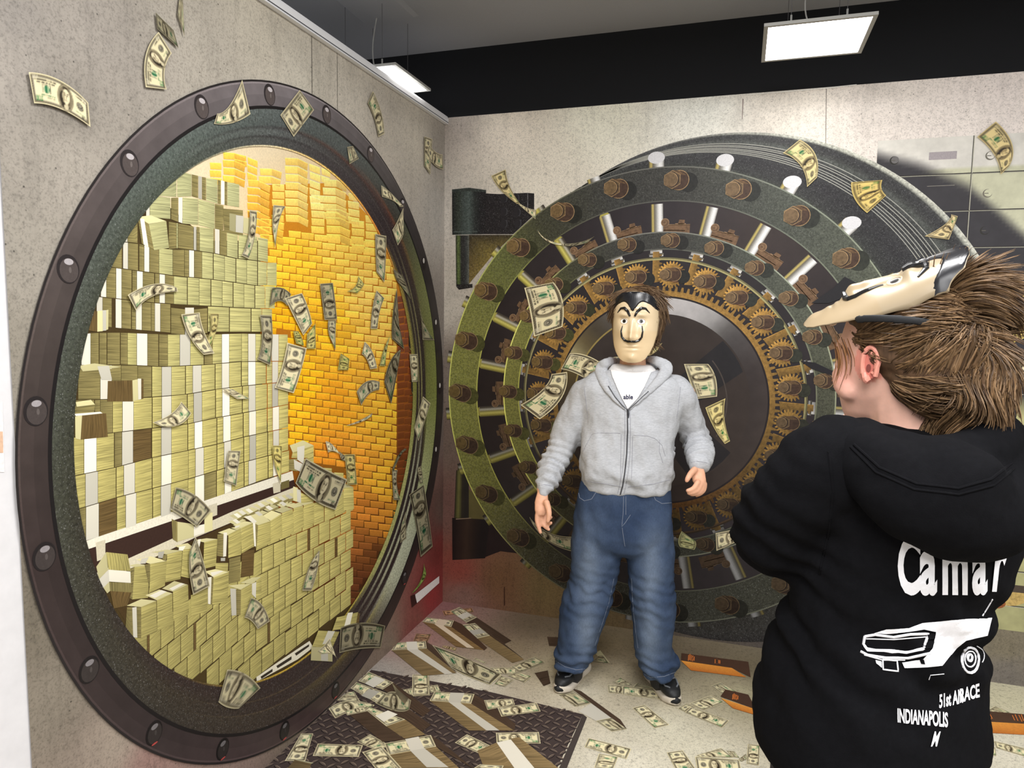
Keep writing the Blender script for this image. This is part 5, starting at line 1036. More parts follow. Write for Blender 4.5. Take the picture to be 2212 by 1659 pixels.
def make_mask(name, X, Y, Z, O, label, inner=(226, 190, 130), ds=1.0, tone_=1.0):
    """X width axis, Y out of the face, Z up, O centre (world)"""
    root = empty(name, O); tag(root, label, 'mask', 'party masks')
    def W_(x, z, off=0.0):
        xx = x*mask_edge(z)
        e = .0015; d = mask_depth(xx, z)+off; return X*(xx*MW)+Y*((d-.06)*ds)+Z*(z*MH)
    nu, nv = 65, 97; V = []; C = []
    for j in range(nv):
        z = -1+2*j/(nv-1)
        for i in range(nu):
            x = -1+2*i/(nu-1); V.append(W_(x, z)); xx = x*mask_edge(z)
            c = (218, 196, 160); ex = min(math.hypot((xx-.36)/.17, (z-.165)/.085), math.hypot((xx+.36)/.17, (z-.165)/.085))
            if ex < 1: c = (236, 232, 226)
            if z < -.1: c = tuple(a*b for a, b in zip(c, (1.0, .985, .96)))
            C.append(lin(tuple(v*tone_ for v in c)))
    m = MB(); m.grid(V, np.array(C), nu, nv); sh = m.build('face_shell', M_MASK, root, True)
    so = sh.modifiers.new('s', 'SOLIDIFY'); so.thickness = .0022; so.offset = -1
    m = MB(); hv = []; nu2, nv2 = 41, 14      # moulded black hair band
    for j in range(nv2):
        for i in range(nu2):
            x = -1+2*i/(nu2-1); zl = hairline(x); z = zl+(1.0-zl)*j/(nv2-1); hv.append(W_(x, min(z, .995), .0036+.0012*math.sin(x*60+z*8)*(1 if 0 < j < nv2-1 else 0)-(.004 if j in (0, nv2-1) else 0)))
    m.grid(hv, np.array([lin((22, 22, 26))]*len(hv)), nu2, nv2); m.build('moulded_hair', M_MASK, root, True)
    def stroke(pts, rr, nm, col=(20, 20, 22)):
        P = []; 
        for (x0, z0), (x1, z1) in zip(pts[:-1], pts[1:]):
            for k in range(5): P.append((x0+(x1-x0)*k/5, z0+(z1-z0)*k/5))
        P.append(pts[-1]); R = [float(np.interp(i/(len(P)-1), np.linspace(0, 1, len(rr)), rr)) for i in range(len(P))]
        Q = [X*(x*MW)+Y*((mask_depth(x, z)-.0595)*ds+.0004)+Z*(z*MH) for x, z in P]; m = MB(); tube(m, Q, R, col, 8); m.build(nm, M_MASK, root, True)
    for s in (-1, 1):
        stroke([(s*.10, .30), (s*.20, .43), (s*.36, .53), (s*.52, .52), (s*.68, .40)], (.0042, .0062, .0060, .0045, .0018), 'eyebrow')
        stroke([(0, -.40), (s*.14, -.405), (s*.30, -.37), (s*.42, -.28), (s*.455, -.12), (s*.41, .04)], (.0046, .0052, .0050, .0044, .0034, .0016), 'moustache')
        m = MB(); cx, cz = s*.36, .165
        Q = [X*((cx+.075*math.cos(a))*MW)+Y*ds*(mask_depth(cx+.075*math.cos(a), cz+.048*math.sin(a))-.0580)+Z*((cz+.048*math.sin(a))*MH) for a in np.linspace(0, 2*PI, 20, endpoint=False)]
        m.add(Q, (14, 10, 10)); m.build('eye_hole', M_MASK, root)
        rim = [X*((cx+.17*math.cos(a))*MW)+Y*ds*(mask_depth(cx+.17*math.cos(a), cz+.085*math.sin(a))-.0600)+Z*((cz+.085*math.sin(a))*MH) for a in np.linspace(0, 2*PI, 25)]
        m = MB(); tube(m, rim, .0016, (206, 182, 150), 6); m.build('eyelid', M_MASK, root, True)
    return root
# ------------------------------------------------------------------ the person in the grey hoodie
MAN = Frame((1.1318, -0.6491, 0.0)); ml = MAN.l
T = empty('person', MAN.O); tag(T, 'masked person in grey zip hoodie and blue jeans standing with arms held out', 'person')
def mrow(y, x0, x1, ry, dy=0.0):
    a, b = ml(x0, y, dy), ml(x1, y, dy); c = (a+b)/2; return (tuple(c), (b.x-a.x)/2, ry)
SK_ = (222, 172, 140)
# body: head, neck, trunk, arms and hands, legs as one skin
bm = bmesh.new()
hc = ml(1374, 700, -.01)
stack(bm, [(tuple(hc+Vector((0, 0, z))), rx, ry) for z, rx, ry in ((-.135, .030, .035), (-.12, .052, .062), (-.09, .068, .082), (-.04, .078, .098), (.02, .083, .104), (.07, .077, .098), (.11, .055, .072), (.128, .022, .03))], 24, 2.2)
limb(bm, [ml(1368, 740, -.03), ml(1367, 775, -.03), ml(1366, 815, -.03)], [.056, .056, .062])
stack(bm, [mrow(805, 1320, 1412, .06, -.02), mrow(830, 1275, 1455, .085, -.02), mrow(880, 1285, 1448, .10), mrow(960, 1282, 1440, .11), mrow(1040, 1272, 1432, .11), mrow(1120, 1262, 1436, .12), mrow(1180, 1280, 1425, .10)], 24)
AL = [ml(1264, 846, -.02), ml(1222, 950, -.05), ml(1194, 1005, .0), ml(1172, 1062, .08)]; AR = [ml(1476, 848, -.02), ml(1500, 925, -.10), ml(1511, 965, -.06), ml(1508, 1008, .05)]
limb(bm, AL, [.05, .042, .038, .028]); limb(bm, AR, [.05, .042, .038, .028])
LL = [ml(1295, 1130), ml(1272, 1280, .02), ml(1245, 1420, .0), ml(1240, 1462, .0)]; LR = [ml(1404, 1130), ml(1411, 1280, .02), ml(1418, 1430, .0), ml(1424, 1478, .0)]
limb(bm, LL, [.085, .058, .042, .038]); limb(bm, LR, [.085, .058, .042, .038])
# hands
def hand(bm, wrist, palm, fingers, thumb, pr=(.024, .036)):
    limb(bm, [wrist, palm[0], palm[1]], [pr[0]*.95, pr[1]*.86, pr[1]*.8], flat=.60, sub=5, side=palm[2])
    for f in fingers: limb(bm, f[0], f[1], n=10, sub=4)
    limb(bm, thumb[0], thumb[1], n=10, sub=4)
P = lambda x, y, d: ml(x, y, d)
hand(bm, P(1172, 1064, .085), (P(1170, 1085, .10), P(1169, 1104, .115), (0.15, 1, .1)),
     [((P(1162, 1104, .115), P(1160, 1124, .12), P(1164, 1140, .122), P(1168, 1151, .125)), (.0118, .0105, .0092, .0080)),
      ((P(1168, 1108, .105), P(1171, 1126, .11), P(1178, 1138, .12), P(1186, 1144, .13)), (.0118, .0105, .0094, .0080)),
      ((P(1173, 1107, .095), P(1178, 1124, .10), P(1184, 1132, .115), P(1191, 1129, .13)), (.0112, .010, .009, .0078)),
      ((P(1177, 1102, .085), P(1182, 1114, .09), P(1187, 1120, .105), P(1191, 1117, .118)), (.010, .009, .0082, .007))],
     ((P(1180, 1084, .12), P(1185, 1100, .145), P(1186, 1114, .155), P(1183, 1127, .158)), (.0150, .0130, .0116, .0090)))
hand(bm, P(1508, 1006, .05), (P(1508, 1022, .072), P(1511, 1040, .092), (.2, 1, .3)),
     [((P(1508, 1040, .115), P(1500, 1053, .135), P(1492, 1058, .145), P(1484, 1060, .148)), (.0122, .0112, .0100, .0084)),
      ((P(1514, 1044, .105), P(1507, 1058, .125), P(1498, 1063, .138), P(1487, 1066, .142)), (.0122, .0112, .0100, .0084)),
      ((P(1519, 1046, .095), P(1514, 1060, .112), P(1505, 1066, .125), P(1493, 1069, .132)), (.0116, .0106, .0094, .008)),
      ((P(1523, 1044, .082), P(1521, 1058, .098), P(1514, 1066, .110), P(1504, 1071, .118)), (.0104, .0096, .0086, .0074))],
     ((P(1501, 1014, .085), P(1493, 1022, .115), P(1487, 1031, .135), P(1483, 1039, .142)), (.0150, .0132, .0118, .0096)))
# ears
for x, y in ((1419, 721), (1330, 721)):
    e = ml(x, y, -.02); limb(bm, [e+Vector((0, 0, .022)), e, e+Vector((-.003 if x > 1370 else .003, 0, -.026))], [.016, .020, .011], flat=.6, side=(1, 0, 0))
def skc(v):
    c = np.array(SK_, float)
    if v.z > 1.4 and abs(v.x-hc.x) > .07: c = np.array((226, 160, 138))
    if v.z < .25: return (30, 30, 34)
    if v.z < 1.2: c = np.array((216, 164, 134))
    return tuple(c)
body = fuse('body', bm, MAN, .0042, 3, None, M_SKIN, T, skc)
# ---- T-shirt at the neck
bm = bmesh.new(); stack(bm, [mrow(787, 1322, 1410, .068, -.015), mrow(800, 1312, 1420, .078, -.01), mrow(840, 1296, 1440, .108, 0), mrow(900, 1290, 1446, .122, .0), mrow(960, 1290, 1440, .12, .0)], 28)
tee = fuse('t_shirt', bm, MAN, .008, 4, lambda v: .002*fbm(v, 14), M_TEE, T)
# ---- hoodie
ZH = ml(1366, 900).z
def fold(v):
    d = .015*fbm((v.x*1.3+v.z*.5, v.y, v.z*.8-v.x*.4), 6.5, 2)+.004*fbm((v.x, v.y, v.z*.6), 20, 2)+.0015*fbm(v, 50, 2)
    for A in (AL, AR):
        best = None
        for i in range(len(A)-1):
            ab = A[i+1]-A[i]; t = max(0, min(1, (v-A[i]).dot(ab)/ab.length_squared)); q = A[i]+ab*t; dd = (v-q).length
            if best is None or dd < best[0]: best = (dd, (i+t)/(len(A)-1), ab.normalized())
        if best[0] < .11 and abs(v.x) > .20:
            s_ = best[1]; ph = (v-A[0]).dot(best[2]); amp = .0068*min(1, max(0, (s_-.30)*3))*(1 if s_ < .95 else .2)
            d += amp*math.sin(ph*2*PI/.034+3.0*fbm(v, 9, 2)+v.x*22)
    d *= 1-.85*math.exp(-((v.x-.02)/.10)**2-((v.z-ml(1356, 830).z)/.13)**2)
    wst = math.exp(-((v.z-ml(1350, 1022).z)/.035)**2); d += .008*wst*math.sin(v.x*34+fbm(v, 8)*3)*(abs(v.x) < .26)
    return d
bm = bmesh.new()
stack(bm, [mrow(797, 1296, 1432, .085, -.02), mrow(812, 1272, 1458, .105, -.02), mrow(832, 1252, 1474, .118, -.01), mrow(850, 1250, 1478, .124, -.01), mrow(890, 1260, 1470, .134, 0), mrow(930, 1262, 1464, .140, 0), mrow(975, 1256, 1458, .146, 0), mrow(1010, 1250, 1454, .154, 0), mrow(1028, 1251, 1452, .150, 0), mrow(1036, 1256, 1446, .138, 0), mrow(1056, 1258, 1444, .134, 0)], 36)
limb(bm, [ml(1290, 838, -.02), ml(1268, 852, -.02), ml(1245, 888, -.03), ml(1222, 945, -.045), ml(1197, 1002, .0), ml(1180, 1040, .055), ml(1172, 1064, .085)], [.060, .070, .074, .073, .065, .054, .037], 20, 5)
limb(bm, [ml(1440, 838, -.02), ml(1464, 852, -.02), ml(1480, 888, -.06), ml(1501, 940, -.095), ml(1510, 968, -.05), ml(1509, 990, .01), ml(1508, 1006, .05)], [.060, .068, .070, .072, .065, .055, .042], 20, 5)
hood = fuse('hoodie', bm, MAN, .0085, 9, fold, M_GREY, T)
BV = bvh_of(hood, T.location)
def rag(name, poly, mat, off): return patch(name, BV, poly, mat, hood, off)
# open V: the T-shirt shows between the zip edges
vee = [(1318, 795), (1340, 800), (1367, 803), (1394, 799), (1412, 793), (1403, 812), (1392, 836), (1376, 862), (1356, 884), (1344, 862), (1333, 838), (1324, 816)]
tv = patch('shirt_front', BV, vee, M_TEE, tee, .006, 4)
seam('collar_rib', BV, [(1322, 794), (1340, 800), (1367, 803), (1394, 799), (1410, 793)], .0045, M_TEE, tee, 8, off=.008)
BT = bvh_of(tv, T.location)
# hood rolled round the neck, both lapels and the back
for side, pts, rr in ((0, [(1330, 778), (1311, 783), (1299, 800), (1306, 826), (1324, 856), (1350, 884)], (.016, .022, .030, .024, .014, .006)), (1, [(1400, 776), (1420, 780), (1440, 795), (1428, 818), (1396, 850), (1360, 884)], (.016, .022, .030, .024, .014, .006))):
    bm = bmesh.new(); P_ = []
    for i, (x, y) in enumerate(pts):
        q = onto(BV, x, y, .004); l_ = ml(x, y, .02) if q is None or i < 2 else None
        if l_ is None: k = q-MAN.O; l_ = Vector((k.dot(MAN.ex), k.dot(MAN.ey), k.z))
        if i == 0: l_ = ml(x, y, -.06)
        P_.append(l_)
    limb(bm, P_, rr, 14, 5, flat=.55, side=(0, 1, .2)); fuse('hood_roll', bm, MAN, .005, 3, lambda v: .0018*fbm(v, 30, 2), M_GREY, hood)
bm = bmesh.new(); limb(bm, [ml(1318, 790, -.05), ml(1340, 786, -.10), ml(1368, 785, -.115), ml(1396, 784, -.10), ml(1414, 788, -.05)], [.022, .03, .034, .03, .022], 14, 5); fuse('hood_back', bm, MAN, .006, 3, None, M_GREY, hood)
seam('zip', BV, [(1355, 884), (1356, 930), (1354, 980), (1350, 1020), (1345, 1050), (1340, 1068)], .0026, M_ZIP, hood, 6, off=.0015)
seam('zip_flap', BV, [(1350, 886), (1350, 930), (1348, 980), (1344, 1020), (1338, 1052), (1334, 1066)], .0012, M_SEAM, hood); seam('zip_flap', BV, [(1361, 886), (1362, 930), (1361, 980), (1357, 1020), (1352, 1050), (1348, 1066)], .0012, M_SEAM, hood)
for pts in ([(1330, 858), (1344, 876), (1354, 886)], [(1378, 866), (1366, 878), (1357, 886)], [(1316, 836), (1330, 858)], [(1400, 846), (1378, 866)]): seam('zip_teeth', BV, pts, .0018, M_ZIP, hood, off=.012)
q = onto(BV, 1357, 886, .006); m = MB(); tube(m, [q-T.location, q+Vector((0, 0, -.014))-T.location, q+Vector((0, 0, -.034))-T.location], [.003, .0055, .0045], (40, 40, 44), 8); m.build('zip_pull', M_ZIP, hood, True)
for pts in ([(1340, 936), (1292, 935), (1279, 938), (1268, 958), (1257, 980)], [(1342, 938), (1340, 1040)], [(1368, 940), (1400, 942), (1416, 948), (1430, 962), (1437, 985)], [(1367, 942), (1364, 1036)], [(1425, 950), (1424, 975), (1432, 1000)]): seam('pocket_seam', BV, pts, .0011, M_SEAM, hood)
for pts in ([(1252, 1037), (1300, 1044), (1345, 1052)], [(1356, 1052), (1410, 1046), (1448, 1036)], [(1262, 834), (1266, 870), (1270, 905)], [(1470, 836), (1466, 870), (1462, 905)], [(1160, 1050), (1176, 1047), (1192, 1050)], [(1488, 1000), (1506, 996), (1528, 1000)]): seam('stitched_seam', BV, pts, .0013, M_SEAM, hood)
# wording on the shirt, cut by the lapels
def letters(txt, x, y, h, mat, parent, bvh, name, font_w=.62, skew=0.0, slope=0.0, off=.002, sx=1.0, bold=.0):
    cu = bpy.data.curves.new('t', 'FONT'); cu.body = txt; cu.size = 1.0; cu.offset = bold; cu.resolution_u = 4; ob = bpy.data.objects.new('t', cu); COL.objects.link(ob)
    me = bpy.data.meshes.new_from_object(ob.evaluated_get(bpy.context.evaluated_depsgraph_get())); bpy.data.objects.remove(ob); bpy.data.curves.remove(cu)
    bm = bmesh.new(); bm.from_mesh(me); bpy.data.meshes.remove(me); bmesh.ops.triangulate(bm, faces=bm.faces)
    for _ in range(3):
        ed = [e for e in bm.edges if e.calc_length() > .16]
        if not ed: break
        bmesh.ops.subdivide_edges(bm, edges=ed, cuts=1); bmesh.ops.triangulate(bm, faces=bm.faces)
    m = MB()
    for f in bm.faces:
        Q = []
        for v in f.verts:
            px_ = x+v.co.x*h*sx+v.co.y*h*skew; py_ = y-v.co.y*h+(px_-x)*slope; Q.append(onto(bvh, px_, py_, off))
        if all(q is not None for q in Q): m.add([q-wloc(parent) for q in Q], (255, 255, 255))
    bm.free(); return m.build(name, mat, parent) if m.v else None
lt = letters('able', 1346.5, 862, 13.5, M_NAVY, tee, BT, 'shirt_lettering', sx=.95, bold=.02)
# ---- jeans
def wash(v):
    base = np.array((44, 58, 82.)); lt_ = np.array((108, 121, 140.))
    fx = max(math.exp(-((v.x+.13)/.055)**2), math.exp(-((v.x-.135)/.05)**2))*(v.y > -.02); zt = math.exp(-((v.z-.62)/.16)**2)*.75+math.exp(-((v.z-.30)/.16)**2)*.7
    f = min(.9, fx*zt+.12+.16*fbm(v, 9, 3)); f = max(0, f)
    return tuple(base*(1-f)+lt_*f)
def jf(v):
    d = .010*fbm((v.x*1.3, v.y, v.z*.8), 8, 2)+.003*fbm(v, 24, 2)
    k = math.exp(-((v.z-.13)/.07)**2)+.45*math.exp(-((v.z-.46)/.10)**2); d += .008*k*math.sin(v.z*2*PI/.05+v.x*30+4*fbm(v, 7)); return d
bm = bmesh.new()
stack(bm, [mrow(1040, 1256, 1446, .122), mrow(1080, 1246, 1450, .128), mrow(1120, 1240, 1455, .136), mrow(1150, 1237, 1457, .138), mrow(1178, 1236, 1457, .12), mrow(1192, 1260, 1440, .08)], 36, 2.6)
def leg(rows):
    loft(bm, [ring_pts(Vector(r[0]), r[1], r[2], Vector((1, 0, 0)), Vector((0, 1, 0)), 28, 2.3) for r in rows])
leg([mrow(1110, 1242, 1344, .115), mrow(1160, 1236, 1347, .118), mrow(1200, 1233, 1344, .112), mrow(1250, 1229, 1332, .105), mrow(1300, 1214, 1320, .104, .01), mrow(1350, 1208, 1304, .100, .01), mrow(1395, 1204, 1290, .098, .005), mrow(1415, 1199, 1284, .098, .01), mrow(1438, 1203, 1272, .085, .02)])
leg([mrow(1110, 1348, 1452, .115), mrow(1160, 1347, 1457, .118), mrow(1200, 1351, 1458, .112), mrow(1250, 1357, 1459, .105), mrow(1300, 1362, 1459, .104, .01), mrow(1350, 1368, 1456, .100, .01), mrow(1400, 1373, 1454, .098, .005), mrow(1425, 1377, 1467, .100, .01), mrow(1453, 1384, 1462, .085, .02)])
jeans = fuse('jeans', bm, MAN, .0085, 4, jf, M_DENIM, T, wash)
BJ = bvh_of(jeans, T.location)
for pts in ([(1249, 1060), (1252, 1075), (1262, 1082), (1278, 1078), (1287, 1064)], [(1411, 1068), (1416, 1080), (1430, 1088), (1450, 1086)]): seam('pocket_stitch', BJ, pts, .0016, M_STITCH, jeans)
for pts in ([(1347, 1072), (1346, 1110), (1343, 1138), (1350, 1130), (1362, 1112)], [(1352, 1072), (1352, 1112)], [(1344, 1140), (1347, 1162), (1350, 1180)]): seam('fly_stitch', BJ, pts, .0012, M_STITCH, jeans)
for pts in ([(1326, 1250), (1316, 1300), (1300, 1350), (1285, 1395)], [(1364, 1250), (1368, 1320), (1378, 1400)]): seam('inseam', BJ, pts, .0010, M_STITCH, jeans)
for pts in ([(1201, 1428), (1220, 1440), (1245, 1447), (1264, 1445)], [(1386, 1452), (1405, 1464), (1435, 1461), (1464, 1450)]): seam('hem_stitch', BJ, pts, .0014, M_STITCH, jeans)
# ---- shoes
def shoe(toe, heel, label=None):
    t2, h2 = Vector((*SF.m(*toe), 0)), Vector((*SF.m(*heel), 0)); d = (t2-h2).normalized(); L_ = .305; o = t2-d*L_; sd = Vector((d.y, -d.x, 0))
    fr = Frame((0, 0, 0)); fr.O = o; fr.ex, fr.ey = sd, d      # local: x side, y heel to toe
    rt = empty('shoe', MAN.O); rt.parent = T; rt.location = (0, 0, 0)
    outline = lambda s: float(np.interp(s, (0, .04, .15, .35, .6, .8, .93, 1), (.014, .028, .037, .034, .043, .045, .033, .012)))
    def build(nm, bm_, vox, mat, colf=None, fn=None, sm=3):
        o_ = fuse(nm, bm_, fr, vox, sm, fn, mat, None, colf)
        W_ = o_.data; W_.transform(Matrix.Translation(-MAN.O)); o_.parent = T; return o_
    bm = bmesh.new(); S_ = np.linspace(0, 1, 18)
    loft(bm, [ring_pts(Vector((0, s*L_, .017+.010*max(0, s-.82)/.18)), outline(s)*1.05, .017, Vector((1, 0, 0)), Vector((0, 0, 1)), 24, 4) for s in S_]); sole = build('shoe_sole', bm, .004, M_SOLE, sm=2)
    bm = bmesh.new(); hgt = lambda s: float(np.interp(s, (0, .05, .25, .42, .6, .8, .95, 1), (.075, .100, .108, .100, .078, .058, .040, .022)))
    loft(bm, [ring_pts(Vector((0, s*L_*.97+.004, .026+hgt(s)*.5)), outline(s)*.97, hgt(s)*.5, Vector((1, 0, 0)), Vector((0, 0, 1)), 24, 2.3) for s in S_]); up = build('shoe_upper', bm, .004, M_SHOE)
    bv = bvh_of(up, MAN.O)
    def strip_(nm, pts, r, mat, n=8):
        Q = []
        for (x0, y0), (x1, y1) in zip(pts[:-1], pts[1:]):
            for k in range(6):
                x, y = x0+(x1-x0)*k/6, y0+(y1-y0)*k/6; h = bv.ray_cast(fr.w((x, y, .4)), Vector((0, 0, -1)))
                if h[0] is not None: Q.append(h[0]+h[1]*.0008-MAN.O)
        if len(Q) > 2: m = MB(); tube(m, Q, r, (255, 255, 255), n); m.build(nm, mat, T, True)
    strip_('shoe_overlay', [(-.038, .17), (-.030, .215), (0, .232), (.030, .215), (.038, .17)], .004, M_SHGREY); strip_('shoe_overlay', [(-.034, .14), (-.024, .165), (0, .170), (.024, .165), (.034, .14)], .0035, M_SHGREY)
    strip_('shoe_overlay', [(-.036, .215), (-.030, .250), (-.012, .270)], .0035, M_SHGREY); strip_('shoe_overlay', [(.036, .215), (.030, .250), (.012, .270)], .0035, M_SHGREY)
    for y in (.105, .125, .145): strip_('shoe_lace', [(-.020, y), (0, y+.006), (.020, y)], .0035, M_RUBBER)
    for x in (-.024, .024): strip_('lace_loop', [(x, .120), (x*.8, .140)], .0045, M_WHITEPRINT)
    bm = bmesh.new(); limb(bm, [Vector((-.020, L_-.022, .020)), Vector((0, L_-.006, .030)), Vector((.020, L_-.022, .020))], [.010, .016, .010], 12, 4); build('toe_bumper', bm, .004, M_RUBBER, sm=2)
    bpy.data.objects.remove(rt)
shoe((1204, 1502), (1262, 1447)); shoe((1462, 1529), (1405, 1462))
# ---- hair and mask
def strands(name, roots, flow, n, length, r, cols, parent, base, steps=7, seed=1, wob=.012, surf=None, lift=.0025):
    """many fine tapering locks; roots(i)->point,normal ; flow(point,normal)->direction"""
    rg = random.Random(seed); m = MB()
    for i in range(n):
        p, nrm = roots(rg); P_ = [p.copy()]; ln = length*rg.uniform(.6, 1.15); ph = rg.uniform(0, 6); 
        for k in range(steps):
            d = flow(P_[-1], nrm).normalized(); d = (d+Vector((math.sin(ph+k*.9), math.cos(ph*1.3+k*.7), math.sin(ph*.7+k)))*wob*8).normalized(); q = P_[-1]+d*(ln/steps)
            if surf:
                h = surf.find_nearest(q)
                if h[0] is not None and (q-h[0]).dot(h[1]) < lift: q = h[0]+h[1]*(lift*rg.uniform(.4, 1.3))
            P_.append(q)
        R = [r*min(1, .35+k*.5)*(1-k/steps)**.6+.00025 for k in range(steps+1)]; c = rg.choice(cols); f = rg.uniform(.82, 1.12)
        tube(m, [q-base for q in P_], R, tuple(v*f for v in c), 4, False)
    return m.build(name, M_HAIR, parent, True)
hcW = MAN.w(hc); HB = (106, 84, 62)
bm = bmesh.new(); stack(bm, [(tuple(hc+Vector((.010, -.020, z))), rx, ry) for z, rx, ry in ((-.06, .082, .085), (-.02, .100, .10), (.03, .112, .112), (.07, .116, .114), (.11, .104, .106), (.14, .078, .085), (.158, .03, .04))], 26, 2.2)
hair = fuse('hair', bm, MAN, .006, 4, lambda v: .004*fbm((v.x*2, v.y*2, v.z*.6), 18, 2), M_HAIR, T, lambda v: HB)
def mroot(rg):
    while True:
        a = rg.uniform(0, 2*PI); e = rg.uniform(.05, 1.4); n_ = Vector((math.cos(a)*math.cos(e), math.sin(a)*math.cos(e), math.sin(e)))
        if n_.y < .55 or n_.z > .55: break
    nw = MAN.ex*n_.x+MAN.ey*n_.y+Vector((0, 0, n_.z)); return hcW+MAN.ex*.004-MAN.ey*.02+MAN.ex*(n_.x*.108)+MAN.ey*(n_.y*.108)+Vector((0, 0, .02+n_.z*.125)), nw
def mflow(p, n_):
    q = p-hcW; side = 1 if q.dot(MAN.ex) > -.03 else -1; t = Vector((0, 0, -1))*(1.1-.5*max(0, n_.z))+MAN.ex*side*.9*max(.1, n_.z)+MAN.ey*.35*max(0, n_.z); t -= n_*t.dot(n_)*.85; return t
strands('hair_locks', mesh_roots(hair), mflow, 1300, .075, .0020, [(112, 88, 64), (96, 74, 54), (126, 102, 76), (84, 64, 46)], hair, T.location, 7, 3, .006, bvh_of(hair, T.location))
yaw = math.radians(11); MY = (MAN.ey*math.cos(yaw)-MAN.ex*math.sin(yaw)); MX = (MAN.ex*math.cos(yaw)+MAN.ey*math.sin(yaw)); 
MZ = (Vector((0, 0, 1))*1.0+MY*-.03).normalized(); MY = MX.cross(MZ)*-1 if MX.cross(MZ).dot(MY) < 0 else MX.cross(MZ)
mo = MAN.w(ml(1369, 707, .088)); make_mask('face_mask', MX, MY, MZ, mo, 'cream moustached plastic mask covering the face of the person in grey')
# ------------------------------------------------------------------ the person in the black hoodie, near the camera, back turned
_p = CAM+ray(1900, 900)*1.27
WF = Frame((float(_p[0]), float(_p[1]), 0.0)); wl = WF.l
U = empty('person', WF.O); tag(U, 'person in a black hoodie seen from behind with tied-up brown hair', 'person')
Fh = Vector((-.82, -.57, 0)).normalized(); Sh = Vector((-.57, .82, 0)).normalized()
def oring(c, fo, hf, hs, F=Fh, S_=Sh, n=28, p=2.2): return ring_pts(c+F*fo, hf, hs, F, S_, n, p)
hc2 = wl(1944, 776)
bm = bmesh.new()
loft(bm, [oring(hc2+Vector((0, 0, z)), fo, hf, hs) for z, fo, hf, hs in ((-.128, .062, .016, .018), (-.120, .058, .032, .030), (-.100, .046, .052, .046), (-.065, .028, .078, .062), (-.02, .014, .096, .071), (.03, .002, .104, .076), (.08, -.004, .096, .070), (.11, -.008, .070, .052), (.126, -.008, .03, .025))])
at2 = lambda f, s_, z: hc2+Fh*f+Sh*s_+Vector((0, 0, z))
limb(bm, [at2(.098, 0, .035), at2(.110, 0, .0), at2(.118, 0, -.022), at2(.104, 0, -.034)], [.010, .011, .013, .010], 10)      # nose
limb(bm, [at2(.098, .018, -.052), at2(.106, 0, -.054), at2(.098, -.018, -.052)], [.007, .009, .007], 8); limb(bm, [at2(.094, .016, -.066), at2(.102, 0, -.068), at2(.094, -.016, -.066)], [.007, .009, .007], 8)
for s_ in (-1, 1): limb(bm, [at2(.076, s_*.044, -.026), at2(.068, s_*.048, -.05), at2(.05, s_*.056, -.06)], [.023, .023, .021], 10); limb(bm, [at2(.088, s_*.040, .022), at2(.100, s_*.018, .026)], [.012, .012], 8)
limb(bm, [hc2+Vector((.015, .0, -.05)), hc2+Vector((.022, .0, -.11)), hc2+Vector((.03, .0, -.20))], [.066, .064, .078])
# trunk, arms and hands, legs
def trow(x, y, hf, hs, dy=0.0): return ring_pts(wl(x, y, dy), hf, hs, Fh, Sh, 28, 2.3)
loft(bm, [trow(1985, 940, .07, .09), trow(1970, 1000, .10, .17), trow(1960, 1150, .12, .17), trow(1925, 1350, .11, .15), trow(1890, 1560, .12, .17), trow(1888, 1660, .12, .17), [q-Vector((0, 0, .06)) for q in trow(1888, 1660, .10, .15)]])
SHL = wl(1815, 1010, .13); ELL = wl(1700, 1135, .10); WRL = wl(1800, 985, -.20)
SHR = wl(2040, 1010, -.17); ELR = wl(1880, 1130, -.30); WRR = wl(1822, 985, -.30)
limb(bm, [SHL, ELL, WRL], [.055, .045, .032]); limb(bm, [SHR, ELR, WRR], [.055, .045, .032])
PLM = wl(1822, 930, -.24)
hand(bm, WRL, (wl(1812, 955, -.22), wl(1826, 918, -.24), (0.8, .3, .2)),
     [((wl(1822, 918, -.262), wl(1840, 902, -.272), wl(1856, 904, -.274)), (.0095, .0090, .0076)), ((wl(1826, 926, -.26), wl(1846, 912, -.272), wl(1860, 916, -.272)), (.0095, .009, .0076)),
      ((wl(1830, 934, -.256), wl(1848, 924, -.268), wl(1860, 930, -.266)), (.009, .0085, .0072)), ((wl(1832, 942, -.25), wl(1848, 936, -.262), wl(1858, 942, -.26)), (.008, .0074, .0064))],
     ((wl(1818, 935, -.22), wl(1829, 908, -.225), wl(1838, 893, -.232)), (.012, .0115, .009)))
hand(bm, WRR, (wl(1830, 958, -.32), wl(1842, 930, -.33), (0.8, .3, .2)),
     [((wl(1838, 925, -.345), wl(1850, 908, -.352), wl(1860, 905, -.352)), (.009, .0085, .007)), ((wl(1842, 930, -.345), wl(1856, 918, -.352), wl(1866, 916, -.352)), (.009, .0085, .007)), ((wl(1846, 938, -.342), wl(1860, 930, -.35), wl(1870, 930, -.35)), (.0085, .008, .007)), ((wl(1848, 946, -.338), wl(1860, 942, -.345), wl(1868, 944, -.345)), (.0078, .0072, .006))],
     ((wl(1835, 940, -.31), wl(1846, 915, -.312), wl(1852, 904, -.315)), (.0115, .011, .009)))
hip = wl(1888, 1640)
for s_ in (-1, 1):
    h = hip+Sh*(s_*.09); limb(bm, [Vector((h.x, h.y, hip.z)), Vector((h.x, h.y, .46)), Vector((h.x, h.y, .08))], [.085, .056, .042])
    limb(bm, [Vector((h.x, h.y, .05))-Fh*.05, Vector((h.x, h.y, .04))+Fh*.12], [.035, .03])
ec = at2(-.004, .078, -.008)
